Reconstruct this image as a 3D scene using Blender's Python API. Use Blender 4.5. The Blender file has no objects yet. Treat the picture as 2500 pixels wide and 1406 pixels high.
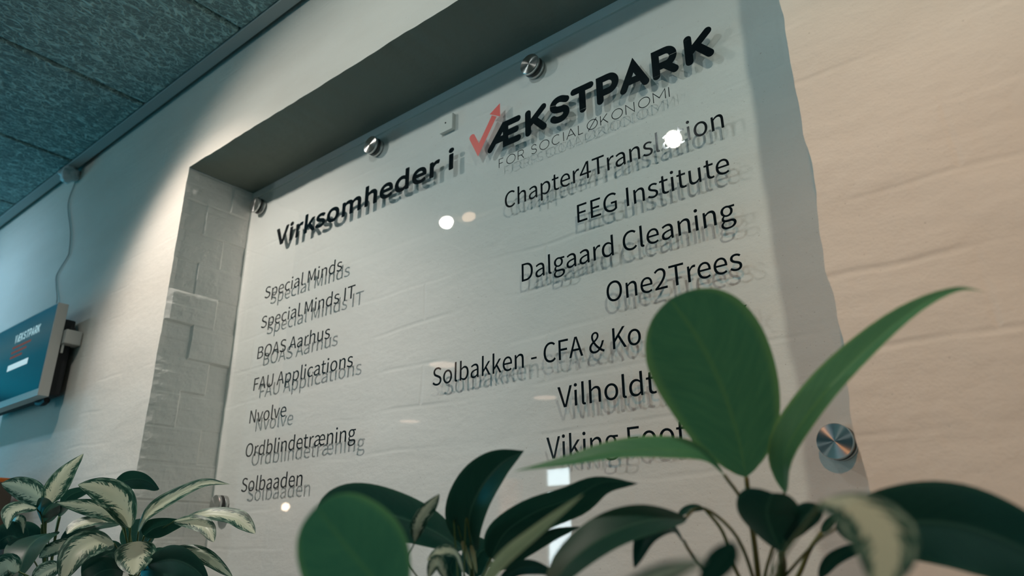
import bpy, bmesh, math, random, json
from mathutils import Vector, Matrix, noise
C = bpy.context.scene.collection
SC = bpy.context.scene
PI = math.pi

# ------------------------------------------------------------------ camera
cam_d = bpy.data.cameras.new('camera')
cam = bpy.data.objects.new('camera', cam_d); C.objects.link(cam)
yaw, pitch, roll = math.radians(38.4676), math.radians(20.682), math.radians(-0.4523)
fw = Vector((-math.sin(yaw)*math.cos(pitch), math.cos(yaw)*math.cos(pitch), math.sin(pitch)))
r0 = Vector((math.cos(yaw), math.sin(yaw), 0)); u0 = r0.cross(fw)
rt = math.cos(roll)*r0 + math.sin(roll)*u0; up = -math.sin(roll)*r0 + math.cos(roll)*u0
M = Matrix((rt, up, -fw)).transposed().to_4x4()
M.translation = Vector((1.3412, -0.6082, 1.4305))
cam.matrix_world = M
cam_d.sensor_fit = 'HORIZONTAL'; cam_d.sensor_width = 36.0
cam_d.lens = 1751.73/2500*36
cam_d.clip_start = 0.02
cam_d.dof.use_dof = True; cam_d.dof.focus_distance = 0.92; cam_d.dof.aperture_fstop = 5.4
cam_d.dof.aperture_blades = 9
SC.camera = cam

# ------------------------------------------------------------------ view, world
SC.view_settings.view_transform = 'Standard'; SC.view_settings.look = 'None'
SC.view_settings.gamma = 1.0; SC.view_settings.use_curve_mapping = False
SC.view_settings.exposure = 0.0
SC.cycles.use_denoising = True
SC.cycles.max_bounces = 8; SC.cycles.transparent_max_bounces = 16
SC.cycles.sample_clamp_indirect = 4.0
W = bpy.data.worlds.new('world'); SC.world = W; W.use_nodes = True
W.node_tree.nodes['Background'].inputs[0].default_value = (.30, .72, .90, 1)
W.node_tree.nodes['Background'].inputs[1].default_value = 0.05

# ------------------------------------------------------------------ lamps of the room and an added fill
LAMP = [  # lens position, aim direction, half angle (deg), blend, watts, colour
    ((-.0152, -.513, 2.375), (.470, .227, -.840), 74, .55, 10.5, (1.0, .98, .90)),
    ((.7096, -.555, 2.390), (.06, .75, -.45), 56, .9, 3.8, (.85, 1.0, 1.0)),
    ((1.55, -.60, 2.39), (-.46, .60, -.78), 40, 1.0, 13.5, (.95, .92, .76)),
    ((-1.12, -.60, 2.39), (.0, .62, -.62), 62, 1.0, 12.8, (.42, .72, 1.0)),
    ((1.50, -1.35, 2.385), (-.25, 1.35, -.84), 17.5, 1.0, 23.0, (1.0, .40, .14)),
    ((.42, -.62, 2.392), (.10, .62, -.95), 31, 1.0, 7.0, (1.0, .66, .58)),  # added warm fill for the lower niche, not a lamp of the room
    ((-.0152, -.513, 2.375), (.16, .70, -.74), 36, .7, 19.0, (1.0, .87, .77)),   # the brighter core of the first lamp's beam
]
def spot(i):
    p, a, half, bl, w, col = LAMP[i]
    d = bpy.data.lights.new('spot_light', 'SPOT'); d.energy = w; d.color = col
    d.spot_size = math.radians(min(2*half, 178)); d.spot_blend = bl; d.shadow_soft_size = .017
    o = bpy.data.objects.new('spot_light', d); C.objects.link(o)
    a = Vector(a).normalized()
    o.location = Vector(p) + a*(.024 if i == 5 else .006)
    o.rotation_euler = a.to_track_quat('-Z', 'Y').to_euler()
for i in range(7): spot(i)
def window_light(loc, rot, sx, sy, w, col):
    d = bpy.data.lights.new('window_fill', 'AREA'); d.shape = 'RECTANGLE'; d.size = sx; d.size_y = sy
    d.energy = w; d.color = col
    o = bpy.data.objects.new('window_fill', d); C.objects.link(o); o.location = loc; o.rotation_euler = rot
# added ambient fill at the two wide unseen windows (left end wall and the wall opposite)
window_light((-4.12, -1.25, 1.5), (0, math.radians(-90), 0), 1.3, 1.7, 38, (.02, .68, 1.0))
window_light((1.9, -5.12, 1.45), (math.radians(90), 0, 0), 2.4, 1.3, 5, (.4, .9, .9))

# ------------------------------------------------------------------ node helpers
def mat(name):
    m = bpy.data.materials.new(name); m.use_nodes = True
    nt = m.node_tree; b = nt.nodes['Principled BSDF']
    return m, nt, b
def N(nt, t, **kw):
    n = nt.nodes.new(t)
    for k, v in kw.items():
        if k.startswith('i_'):
            k = k[2:]; k = int(k) if k.isdigit() else k.replace('_', ' ')
            n.inputs[k].default_value = v
        else: setattr(n, k, v)
    return n
def lk(nt, a, b): nt.links.new(a, b)
def math_n(nt, op, a, b=None, c=None, clamp=False):
    n = nt.nodes.new('ShaderNodeMath'); n.operation = op; n.use_clamp = clamp
    for i, v in enumerate((a, b, c)):
        if v is None: continue
        if isinstance(v, (int, float)): n.inputs[i].default_value = v
        else: nt.links.new(v, n.inputs[i])
    return n.outputs[0]
def ramp(nt, fac, stops):
    n = nt.nodes.new('ShaderNodeValToRGB'); nt.links.new(fac, n.inputs[0])
    e = n.color_ramp.elements
    while len(e) < len(stops): e.new(.5)
    for el, (p, col) in zip(e, stops):
        el.position = p; el.color = (*col, 1) if len(col) == 3 else col
    return n.outputs[0]
def smooth(nt, x, lo, hi):
    n = nt.nodes.new('ShaderNodeMapRange'); n.interpolation_type = 'SMOOTHSTEP'
    nt.links.new(x, n.inputs[0]); n.inputs[1].default_value = lo; n.inputs[2].default_value = hi
    return n.outputs[0]
def simple(name, col, rough=.5, metal=0.0, spec=.5, coat=0.0, bump=None):
    m, nt, b = mat(name)
    b.inputs['Base Color'].default_value = (*col, 1); b.inputs['Roughness'].default_value = rough
    b.inputs['Metallic'].default_value = metal; b.inputs['Specular IOR Level'].default_value = spec
    b.inputs['Coat Weight'].default_value = coat
    if bump:
        tc = N(nt, 'ShaderNodeTexCoord'); n = N(nt, 'ShaderNodeTexNoise', i_Scale=bump[0], i_Detail=5.0)
        lk(nt, tc.outputs['Object'], n.inputs['Vector'])
        bp = N(nt, 'ShaderNodeBump', i_Strength=bump[1], i_Distance=bump[2]); lk(nt, n.outputs[0], bp.inputs['Height'])
        lk(nt, bp.outputs[0], b.inputs['Normal'])
    return m

# ------------------------------------------------------------------ materials
def plaster_material(name, ca, cb):
    m, nt, b = mat(name)
    tc = N(nt, 'ShaderNodeTexCoord'); sp = N(nt, 'ShaderNodeSeparateXYZ'); lk(nt, tc.outputs['Object'], sp.inputs[0])
    xy = math_n(nt, 'ADD', sp.outputs[0], sp.outputs[1])
    co = N(nt, 'ShaderNodeCombineXYZ'); lk(nt, xy, co.inputs[0]); lk(nt, sp.outputs[2], co.inputs[1])
    lk(nt, math_n(nt, 'MULTIPLY', sp.outputs[1], .6), co.inputs[2])
    # wavy warp so that courses are not ruler straight
    wn = N(nt, 'ShaderNodeTexNoise', i_Scale=5.0, i_Detail=2.0); lk(nt, co.outputs[0], wn.inputs['Vector'])
    wm = N(nt, 'ShaderNodeVectorMath', operation='SCALE'); lk(nt, wn.outputs['Color'], wm.inputs[0]); wm.inputs['Scale'].default_value = .022
    wa = N(nt, 'ShaderNodeVectorMath', operation='ADD'); lk(nt, co.outputs[0], wa.inputs[0]); lk(nt, wm.outputs[0], wa.inputs[1])
    br = N(nt, 'ShaderNodeTexBrick', offset=.5, i_Scale=1.0)
    br.inputs['Brick Width'].default_value = .24; br.inputs['Row Height'].default_value = .0664
    br.inputs['Mortar Size'].default_value = .005; br.inputs['Mortar Smooth'].default_value = 1.0
    br.inputs['Color1'].default_value = (.35, .35, .35, 1); br.inputs['Color2'].default_value = (.75, .75, .75, 1)
    br.inputs['Mortar'].default_value = (.2, .2, .2, 1)
    lk(nt, wa.outputs[0], br.inputs['Vector'])
    # broad stretched unevenness (trowelled paint), fine grain
    st = N(nt, 'ShaderNodeMapping'); st.inputs['Scale'].default_value = (3.5, 10, 3.5); lk(nt, wa.outputs[0], st.inputs[0])
    n1 = N(nt, 'ShaderNodeTexNoise', i_Scale=1.0, i_Detail=5.0, i_Roughness=.5); lk(nt, st.outputs[0], n1.inputs['Vector'])
    n2 = N(nt, 'ShaderNodeTexNoise', i_Scale=420.0, i_Detail=4.0, i_Roughness=.6); lk(nt, co.outputs[0], n2.inputs['Vector'])
    n3 = N(nt, 'ShaderNodeTexNoise', i_Scale=60.0, i_Detail=4.0); lk(nt, co.outputs[0], n3.inputs['Vector'])
    mk_ = N(nt, 'ShaderNodeTexNoise', i_Scale=6.0, i_Detail=2.0); lk(nt, co.outputs[0], mk_.inputs['Vector'])
    h = math_n(nt, 'MULTIPLY_ADD', math_n(nt, 'MULTIPLY', br.outputs['Color'], smooth(nt, mk_.outputs[0], .42, .66)), .42, math_n(nt, 'MULTIPLY', n1.outputs[0], 1.5))
    h = math_n(nt, 'MULTIPLY_ADD', n3.outputs[0], .26, h)
    h = math_n(nt, 'MULTIPLY_ADD', n2.outputs[0], .07, h)
    bp = N(nt, 'ShaderNodeBump', i_Strength=.75, i_Distance=.004); lk(nt, h, bp.inputs['Height'])
    lk(nt, bp.outputs[0], b.inputs['Normal'])
    sp3 = N(nt, 'ShaderNodeTexNoise', i_Scale=420.0, i_Detail=2.0); lk(nt, co.outputs[0], sp3.inputs['Vector'])
    pit = smooth(nt, sp3.outputs[0], .20, .30)
    stain = math_n(nt, 'MULTIPLY_ADD', n1.outputs[0], 1.1, -.05)
    c1 = ramp(nt, stain, [(.25, ca), (.75, cb)])
    mx = N(nt, 'ShaderNodeMix', data_type='RGBA'); lk(nt, pit, mx.inputs['Factor']); mx.inputs['A'].default_value = (.45, .41, .37, 1); lk(nt, c1, mx.inputs['B'])
    lk(nt, mx.outputs['Result'], b.inputs['Base Color'])
    b.inputs['Roughness'].default_value = .8; b.inputs['Specular IOR Level'].default_value = .2
    return m
def woodwool_material():
    m, nt, b = mat('wood_wool_panel')
    tc = N(nt, 'ShaderNodeTexCoord')
    tot = None
    for i, (sc, sd) in enumerate(((52, 0), (64, 7.3), (80, 15.1), (98, 23.7))):
        mp = N(nt, 'ShaderNodeMapping'); mp.inputs['Location'].default_value = (sd, sd*.7, sd*1.3)
        mp.inputs['Rotation'].default_value = (0, 0, i*.9); mp.inputs['Scale'].default_value = (1.0, .55, 1)
        lk(nt, tc.outputs['Object'], mp.inputs[0])
        n = N(nt, 'ShaderNodeTexNoise', i_Scale=float(sc), i_Detail=1.5, i_Roughness=.4, i_Distortion=.6); lk(nt, mp.outputs[0], n.inputs['Vector'])
        a = math_n(nt, 'ABSOLUTE', math_n(nt, 'SUBTRACT', n.outputs[0], .5))
        f = math_n(nt, 'SUBTRACT', 1.0, smooth(nt, a, .0, .045))
        w = math_n(nt, 'MULTIPLY', f, 1.0 - .17*i)
        tot = w if tot is None else math_n(nt, 'MAXIMUM', tot, w)
    col = ramp(nt, tot, [(.0, (.17, .25, .25)), (.5, (.32, .49, .48)), (1.0, (.47, .70, .68))])
    lk(nt, col, b.inputs['Base Color'])
    bp = N(nt, 'ShaderNodeBump', i_Strength=.8, i_Distance=.004); lk(nt, tot, bp.inputs['Height']); lk(nt, bp.outputs[0], b.inputs['Normal'])
    b.inputs['Roughness'].default_value = .9; b.inputs['Specular IOR Level'].default_value = .15
    return m
def glass_material():
    m = bpy.data.materials.new('clear_acrylic'); m.use_nodes = True; nt = m.node_tree; nt.nodes.clear()
    out = N(nt, 'ShaderNodeOutputMaterial'); tr = N(nt, 'ShaderNodeBsdfTransparent'); gl = N(nt, 'ShaderNodeBsdfGlossy')
    tr.inputs[0].default_value = (.975, .987, .985, 1); gl.inputs['Roughness'].default_value = .012
    fr = N(nt, 'ShaderNodeFresnel', i_IOR=1.62); ge = N(nt, 'ShaderNodeNewGeometry')
    f = math_n(nt, 'MULTIPLY', fr.outputs[0], math_n(nt, 'SUBTRACT', 1.0, ge.outputs['Backfacing']))
    mx = N(nt, 'ShaderNodeMixShader'); lk(nt, f, mx.inputs[0]); lk(nt, tr.outputs[0], mx.inputs[1]); lk(nt, gl.outputs[0], mx.inputs[2])
    lk(nt, mx.outputs[0], out.inputs[0]); return m
def glass_edge_material():
    m = bpy.data.materials.new('acrylic_edge'); m.use_nodes = True; nt = m.node_tree; nt.nodes.clear()
    out = N(nt, 'ShaderNodeOutputMaterial'); tr = N(nt, 'ShaderNodeBsdfTransparent'); pb = N(nt, 'ShaderNodeBsdfPrincipled')
    tr.inputs[0].default_value = (.90, .94, .93, 1); pb.inputs['Base Color'].default_value = (.35, .45, .42, 1); pb.inputs['Roughness'].default_value = .15
    mx = N(nt, 'ShaderNodeMixShader'); mx.inputs[0].default_value = .25
    lk(nt, tr.outputs[0], mx.inputs[1]); lk(nt, pb.outputs[0], mx.inputs[2]); lk(nt, mx.outputs[0], out.inputs[0]); return m
def brushed_material():
    m, nt, b = mat('brushed_steel')
    b.inputs['Base Color'].default_value = (.60, .60, .59, 1); b.inputs['Metallic'].default_value = 1.0
    b.inputs['Roughness'].default_value = .27; b.inputs['Anisotropic'].default_value = .92
    tg = N(nt, 'ShaderNodeTangent', direction_type='RADIAL', axis='Z'); lk(nt, tg.outputs[0], b.inputs['Tangent'])
    return m
def leaf_material(kind):
    m, nt, b = mat('leaf_' + kind)
    uv = N(nt, 'ShaderNodeUVMap'); sp = N(nt, 'ShaderNodeSeparateXYZ'); lk(nt, uv.outputs[0], sp.inputs[0])
    u = math_n(nt, 'ABSOLUTE', math_n(nt, 'MULTIPLY_ADD', sp.outputs[0], 2.0, -1.0))
    v = sp.outputs[1]; oi = N(nt, 'ShaderNodeObjectInfo')
    vein = math_n(nt, 'MULTIPLY_ADD', u, -.28, v)
    co = N(nt, 'ShaderNodeCombineXYZ'); lk(nt, math_n(nt, 'MULTIPLY', u, 2.2), co.inputs[0]); lk(nt, math_n(nt, 'MULTIPLY', vein, 26.0), co.inputs[1])
    side = math_n(nt, 'GREATER_THAN', sp.outputs[0], .5)
    lk(nt, math_n(nt, 'MULTIPLY_ADD', oi.outputs['Random'], 40.0, math_n(nt, 'MULTIPLY', side, 9.0)), co.inputs[2])
    nz = N(nt, 'ShaderNodeTexNoise', i_Scale=1.0, i_Detail=5.0, i_Roughness=.65); lk(nt, co.outputs[0], nz.inputs['Vector'])
    rib = math_n(nt, 'SUBTRACT', 1.0, smooth(nt, u, .015, .07))
    if kind == 'variegated':
        d = math_n(nt, 'MULTIPLY_ADD', math_n(nt, 'SUBTRACT', nz.outputs[0], .5), 1.7, u)
        cream = math_n(nt, 'SUBTRACT', 1.0, smooth(nt, d, .44, .56))
        co3 = N(nt, 'ShaderNodeCombineXYZ'); lk(nt, math_n(nt, 'MULTIPLY', u, 3.0), co3.inputs[0]); lk(nt, math_n(nt, 'MULTIPLY', vein, 7.0), co3.inputs[1])
        lk(nt, math_n(nt, 'MULTIPLY_ADD', oi.outputs['Random'], 17.0, math_n(nt, 'MULTIPLY', side, 5.0)), co3.inputs[2])
        nz3 = N(nt, 'ShaderNodeTexNoise', i_Scale=1.0, i_Detail=4.0, i_Roughness=.6); lk(nt, co3.outputs[0], nz3.inputs['Vector'])
        spot_ = math_n(nt, 'MULTIPLY', smooth(nt, nz3.outputs[0], .60, .66), smooth(nt, u, .12, .3))
        cream = math_n(nt, 'MULTIPLY', cream, math_n(nt, 'SUBTRACT', 1.0, math_n(nt, 'MULTIPLY', spot_, .75)))
        # a second, paler band of grey green streaks between centre and margin
        co2 = N(nt, 'ShaderNodeCombineXYZ'); lk(nt, math_n(nt, 'MULTIPLY', u, 7.0), co2.inputs[0]); lk(nt, math_n(nt, 'MULTIPLY', vein, 9.0), co2.inputs[1]); lk(nt, oi.outputs['Random'], co2.inputs[2])
        nz2 = N(nt, 'ShaderNodeTexNoise', i_Scale=1.0, i_Detail=3.0); lk(nt, co2.outputs[0], nz2.inputs['Vector'])
        g = ramp(nt, nz2.outputs[0], [(.38, (.014, .065, .045)), (.52, (.05, .14, .10)), (.62, (.26, .37, .28))])
        mx = N(nt, 'ShaderNodeMix', data_type='RGBA'); lk(nt, cream, mx.inputs['Factor']); lk(nt, g, mx.inputs['A']); mx.inputs['B'].default_value = (.60, .66, .50, 1)
        col = mx.outputs['Result']; rough = .38
    elif kind == 'cream':
        col = ramp(nt, nz.outputs[0], [(.3, (.42, .52, .28)), (.7, (.62, .66, .42))]); rough = .45
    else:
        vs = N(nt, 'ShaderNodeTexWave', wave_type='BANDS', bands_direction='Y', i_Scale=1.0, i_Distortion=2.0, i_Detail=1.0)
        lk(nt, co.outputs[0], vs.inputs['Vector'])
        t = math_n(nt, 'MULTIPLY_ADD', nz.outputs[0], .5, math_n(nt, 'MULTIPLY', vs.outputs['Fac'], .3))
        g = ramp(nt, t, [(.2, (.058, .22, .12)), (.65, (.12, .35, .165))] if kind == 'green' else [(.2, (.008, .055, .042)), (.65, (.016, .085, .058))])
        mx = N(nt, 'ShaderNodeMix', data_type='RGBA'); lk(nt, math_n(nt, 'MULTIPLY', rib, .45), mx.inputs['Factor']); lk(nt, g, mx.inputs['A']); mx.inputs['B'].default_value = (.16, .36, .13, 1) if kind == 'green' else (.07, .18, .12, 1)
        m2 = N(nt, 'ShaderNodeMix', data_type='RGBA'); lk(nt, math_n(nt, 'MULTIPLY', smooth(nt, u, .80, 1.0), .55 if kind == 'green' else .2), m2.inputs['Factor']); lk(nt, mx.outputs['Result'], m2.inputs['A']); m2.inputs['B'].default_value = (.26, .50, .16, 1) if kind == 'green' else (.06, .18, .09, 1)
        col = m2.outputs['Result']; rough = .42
    lk(nt, col, b.inputs['Base Color']); b.inputs['Roughness'].default_value = rough; b.inputs['Specular IOR Level'].default_value = .4
    tl = N(nt, 'ShaderNodeBsdfTranslucent'); lk(nt, col, tl.inputs['Color'])
    ms = N(nt, 'ShaderNodeMixShader'); ms.inputs[0].default_value = .35
    lk(nt, b.outputs[0], ms.inputs[1]); lk(nt, tl.outputs[0], ms.inputs[2])
    lk(nt, ms.outputs[0], nt.nodes['Material Output'].inputs[0])
    return m
def emit(name, col, s):
    m = bpy.data.materials.new(name); m.use_nodes = True; nt = m.node_tree; nt.nodes.clear()
    e = N(nt, 'ShaderNodeEmission'); e.inputs[0].default_value = (*col, 1); e.inputs[1].default_value = s
    o = N(nt, 'ShaderNodeOutputMaterial'); lk(nt, e.outputs[0], o.inputs[0]); return m
def screen_material():
    # the slide shown on the screen: dark blue, a little lighter across the upper half
    m, nt, b = mat('screen_slide')
    tc = N(nt, 'ShaderNodeTexCoord'); sp = N(nt, 'ShaderNodeSeparateXYZ'); lk(nt, tc.outputs['Generated'], sp.inputs[0])
    col = ramp(nt, sp.outputs[2], [(.0, (.0, .022, .042)), (.45, (.008, .06, .09)), (.72, (.05, .10, .12)), (1.0, (.015, .09, .14))])
    b.inputs['Base Color'].default_value = (.01, .015, .02, 1); b.inputs['Roughness'].default_value = .12
    lk(nt, col, b.inputs['Emission Color']); b.inputs['Emission Strength'].default_value = .65
    return m
PLASTER = plaster_material('cream_painted_brick', (.72, .655, .58), (.80, .74, .665)); NICHE = plaster_material('grey_white_painted_brick', (.72, .71, .685), (.79, .78, .755)); REVEAL = plaster_material('reveal_brick_lit_tone', (.80, .80, .76), (.86, .86, .82)); SOFFIT = simple('dark_soffit', (.20, .23, .20), .85, spec=.2, bump=(45, .5, .003)); WOODWOOL = woodwool_material()  # reveal: niche brick with the light on it put into a paler colour
GLASS = glass_material(); GEDGE = glass_edge_material(); STEEL = brushed_material()
BLACKVINYL = simple('black_vinyl', (.003, .005, .007), .07, spec=.4)
REDVINYL = simple('coral_vinyl', (.78, .14, .12), .4)
RUBBER = simple('black_rubber', (.01, .01, .01), .6)
TRIMPAINT = simple('grey_paint', (.36, .40, .39), .6)
WHITEPLASTIC = simple('white_plastic', (.72, .72, .68), .4)
GREYPLASTIC = simple('grey_plastic', (.55, .55, .52), .45)
DARKPLASTIC = simple('dark_plastic', (.015, .017, .02), .7)
ORANGE = simple('orange_laminate', (.92, .20, .02), .5)
WOOD = simple('dark_wood', (.10, .07, .05), .5, bump=(30, .2, .002))
TERRACOTTA = simple('grey_ceramic', (.20, .21, .21), .5, bump=(60, .2, .002))
SOIL = simple('potting_soil', (.03, .02, .014), .95, bump=(140, 1.0, .01))
STALK = simple('green_stalk', (.085, .16, .055), .45)
STALKOLIVE = simple('olive_stalk', (.12, .14, .035), .45)
FLOORM = simple('grey_floor', (.10, .10, .10), .4, bump=(20, .1, .001))
ROOMPAINT = simple('room_paint', (.55, .56, .54), .7)
CAULK = simple('white_caulk', (.62, .66, .66), .6, bump=(120, .6, .004))
LEAF = {k: leaf_material(k) for k in ('variegated', 'green', 'deep_shaded_green', 'cream')}  # deep green: dark leaves, undersides, and a variegated leaf whose shade is painted in
LENS = emit('lamp_lens', (1.0, .93, .82), 38)
DOWNL = emit('downlight_lens', (1.0, .72, .55), 4)
SKYPANE = emit('bright_sky_pane', (.74, .93, 1.0), 15)
SLIDETEXT = emit('slide_text', (.42, .72, .80), .75)
SLIDEWHITE = emit('slide_white', (.55, .82, .90), .85)
SLIDERED = emit('slide_red', (.35, .16, .15), .4)
SCREEN = screen_material()

# ------------------------------------------------------------------ mesh helpers
def obj(name, bm, m, parent=None, smooth_=False):
    me = bpy.data.meshes.new(name); bm.to_mesh(me); bm.free()
    for mm in (m if isinstance(m, (list, tuple)) else [m]): me.materials.append(mm)
    if smooth_:
        for p in me.polygons: p.use_smooth = True
    o = bpy.data.objects.new(name, me); C.objects.link(o)
    if parent is not None: o.parent = parent
    return o
def tag(o, label=None, cat=None, group=None, kind=None):
    if label: o['label'] = label
    if cat: o['category'] = cat
    if group: o['group'] = group
    if kind: o['kind'] = kind
    return o
def thing(name, label, cat, loc=(0, 0, 0), group=None):
    o = bpy.data.objects.new(name, None); C.objects.link(o); o.location = loc; o.empty_display_size = .05
    return tag(o, label, cat, group)
def box(bm, x0, x1, y0, y1, z0, z1, bev=0.0, mi=0):
    r = bmesh.ops.create_cube(bm, size=1.0)
    vs = r['verts']
    for v in vs: v.co = Vector(((x0+x1)/2 + v.co.x*(x1-x0), (y0+y1)/2 + v.co.y*(y1-y0), (z0+z1)/2 + v.co.z*(z1-z0)))
    fs = {f for v in vs for f in v.link_faces}
    for f in fs: f.material_index = mi
    if bev:
        es = list({e for v in vs for e in v.link_edges})
        bmesh.ops.bevel(bm, geom=es, offset=bev, segments=2, affect='EDGES', profile=.6)
    return bm
def lathe(bm, prof, seg=48, mi=None):
    """prof: (r, z) list about the z axis"""
    rings = []
    for r, z in prof:
        if r < 1e-6: rings.append([bm.verts.new((0, 0, z))])
        else: rings.append([bm.verts.new((r*math.cos(2*PI*k/seg), r*math.sin(2*PI*k/seg), z)) for k in range(seg)])
    for a, b in zip(rings, rings[1:]):
        for k in range(seg):
            k2 = (k+1) % seg
            if len(a) == 1 and len(b) == 1: continue
            if len(a) == 1: bm.faces.new((a[0], b[k2], b[k]))
            elif len(b) == 1: bm.faces.new((a[k], a[k2], b[0]))
            else: bm.faces.new((a[k], a[k2], b[k2], b[k]))
    bmesh.ops.recalc_face_normals(bm, faces=bm.faces[:])
    return bm
def catmull(P, n):
    P = [Vector(p) for p in P]
    Q = [2*P[0]-P[1]] + P + [2*P[-1]-P[-2]]
    out = []; k = len(P)-1
    for i in range(n+1):
        t = i/n*k; j = min(int(t), k-1); f = t-j
        a, b, c, d = Q[j:j+4]
        out.append(.5*((2*b) + (c-a)*f + (2*a-5*b+4*c-d)*f*f + (3*b-a-3*c+d)*f**3))
    return out
def tube(bm, P, r0, r1=None, n=16, seg=8):
    r1 = r0 if r1 is None else r1
    pts = catmull(P, n) if len(P) > 1 else P
    prev = None; nrm = None
    for i, p in enumerate(pts):
        t = (pts[min(i+1, n)] - pts[max(i-1, 0)]).normalized()
        if nrm is None:
            nrm = t.cross(Vector((0, 0, 1)) if abs(t.z) < .9 else Vector((1, 0, 0))).normalized()
        else: nrm = (nrm - t*nrm.dot(t)).normalized()
        bn = t.cross(nrm); r = r0 + (r1-r0)*i/n
        ring = [bm.verts.new(p + r*(math.cos(2*PI*k/seg)*nrm + math.sin(2*PI*k/seg)*bn)) for k in range(seg)]
        if prev:
            for k in range(seg): bm.faces.new((prev[k], prev[(k+1) % seg], ring[(k+1) % seg], ring[k]))
        else: bm.faces.new(ring[::-1])
        prev = ring
    bm.faces.new(prev)
    return bm
def hsh(*a):
    return random.Random(str(a)).random()

# ------------------------------------------------------------------ the setting
ZT, DP, WX, ZB = 2.2, 0.149, 1.2, 0.84       # niche: top, depth, width, sill
CEIL = 2.4235
def jl(z): return .0016*noise.noise((3.1, z*22, 0)) + .0009*noise.noise((1.7, z*70, 0)) + .0022*(round((ZT-z)/.0664) % 2) * (hsh('l', round((ZT-z)/.0664)) - .4)
def jr(z): return .0030*noise.noise((9.1, z*14, 0)) + .0016*noise.noise((4.7, z*48, 0))
def jt(x): return .0022*noise.noise((x*11, 5.5, 0)) + .0012*noise.noise((x*42, 8.5, 0))
def wall_back():
    bm = bmesh.new()
    def q(*ps):
        try: bm.faces.new([bm.verts.new(p) for p in ps])
        except ValueError: pass
    n = 300
    zs = [ZB + (ZT-ZB)*i/n for i in range(n+1)]
    xs = [WX*i/n for i in range(n+1)]
    for a, b in zip(zs, zs[1:]):
        q((-4.2, 0, a), (jl(a), 0, a), (jl(b), 0, b), (-4.2, 0, b))
        q((WX+jr(a), 0, a), (4.0, 0, a), (4.0, 0, b), (WX+jr(b), 0, b))
        q((WX+jr(a), 0, a), (WX+jr(b), 0, b), (WX+jr(b)*.3, DP, b), (WX+jr(a)*.3, DP, a))
    q((-4.2, 0, 0), (4.0, 0, 0), (4.0, 0, ZB), (-4.2, 0, ZB))
    q((-4.2, 0, ZT), (0, 0, ZT), (0, 0, 2.46), (-4.2, 0, 2.46)); q((WX, 0, ZT), (4.0, 0, ZT), (4.0, 0, 2.46), (WX, 0, 2.46))
    for a, b in zip(xs, xs[1:]):
        q((a, 0, ZT+jt(a)), (b, 0, ZT+jt(b)), (b, 0, 2.46), (a, 0, 2.46))
        q((a, 0, ZT+jt(a)), (a, DP, ZT), (b, DP, ZT), (b, 0, ZT+jt(b))); bm.faces.ensure_lookup_table(); bm.faces[-1].material_index = 1  # soffit faces in an even, darker grey than the walls
    q((0, 0, ZB), (WX, 0, ZB), (WX, DP, ZB), (0, DP, ZB))
    q((-.02, DP, ZB-.02), (WX+.02, DP, ZB-.02), (WX+.02, DP, ZT+.02), (-.02, DP, ZT+.02)); bm.faces.ensure_lookup_table(); bm.faces[-1].material_index = 2
    bmesh.ops.remove_doubles(bm, verts=bm.verts[:], dist=1e-5)
    # left reveal as brickwork: every stone stands a little proud or back
    def off(y, z):
        r = math.floor((ZT - z)/.0664); s = .055 if r % 2 else .105
        st = 0 if y < s + .01*(hsh('s', r)-.5) else 1
        o = .0075*(hsh('b', r, st)-.5) + .0035*(hsh('r', r)-.5)
        t = ((ZT-z)/.0664) % 1.0
        j = -.0010 if (t < .07) else 0
        return o + j + .0010*noise.noise((y*60, z*60, 0)) + .0005*noise.noise((y*190, z*190, 3))
    ny, nz = 44, 400
    G = [[bm.verts.new((jl(ZB+(ZT-ZB)*k/nz)*(1-i/ny) + off(DP*i/ny, ZB+(ZT-ZB)*k/nz)*min(1, i/3), DP*i/ny, ZB+(ZT-ZB)*k/nz)) for i in range(ny+1)] for k in range(nz+1)]
    for k in range(nz):
        for i in range(ny):
            bm.faces.new((G[k][i], G[k][i+1], G[k+1][i+1], G[k+1][i])).material_index = 3
    o = obj('wall_back', bm, [PLASTER, SOFFIT, NICHE, REVEAL]); tag(o, kind='structure')
wall_back()
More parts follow.
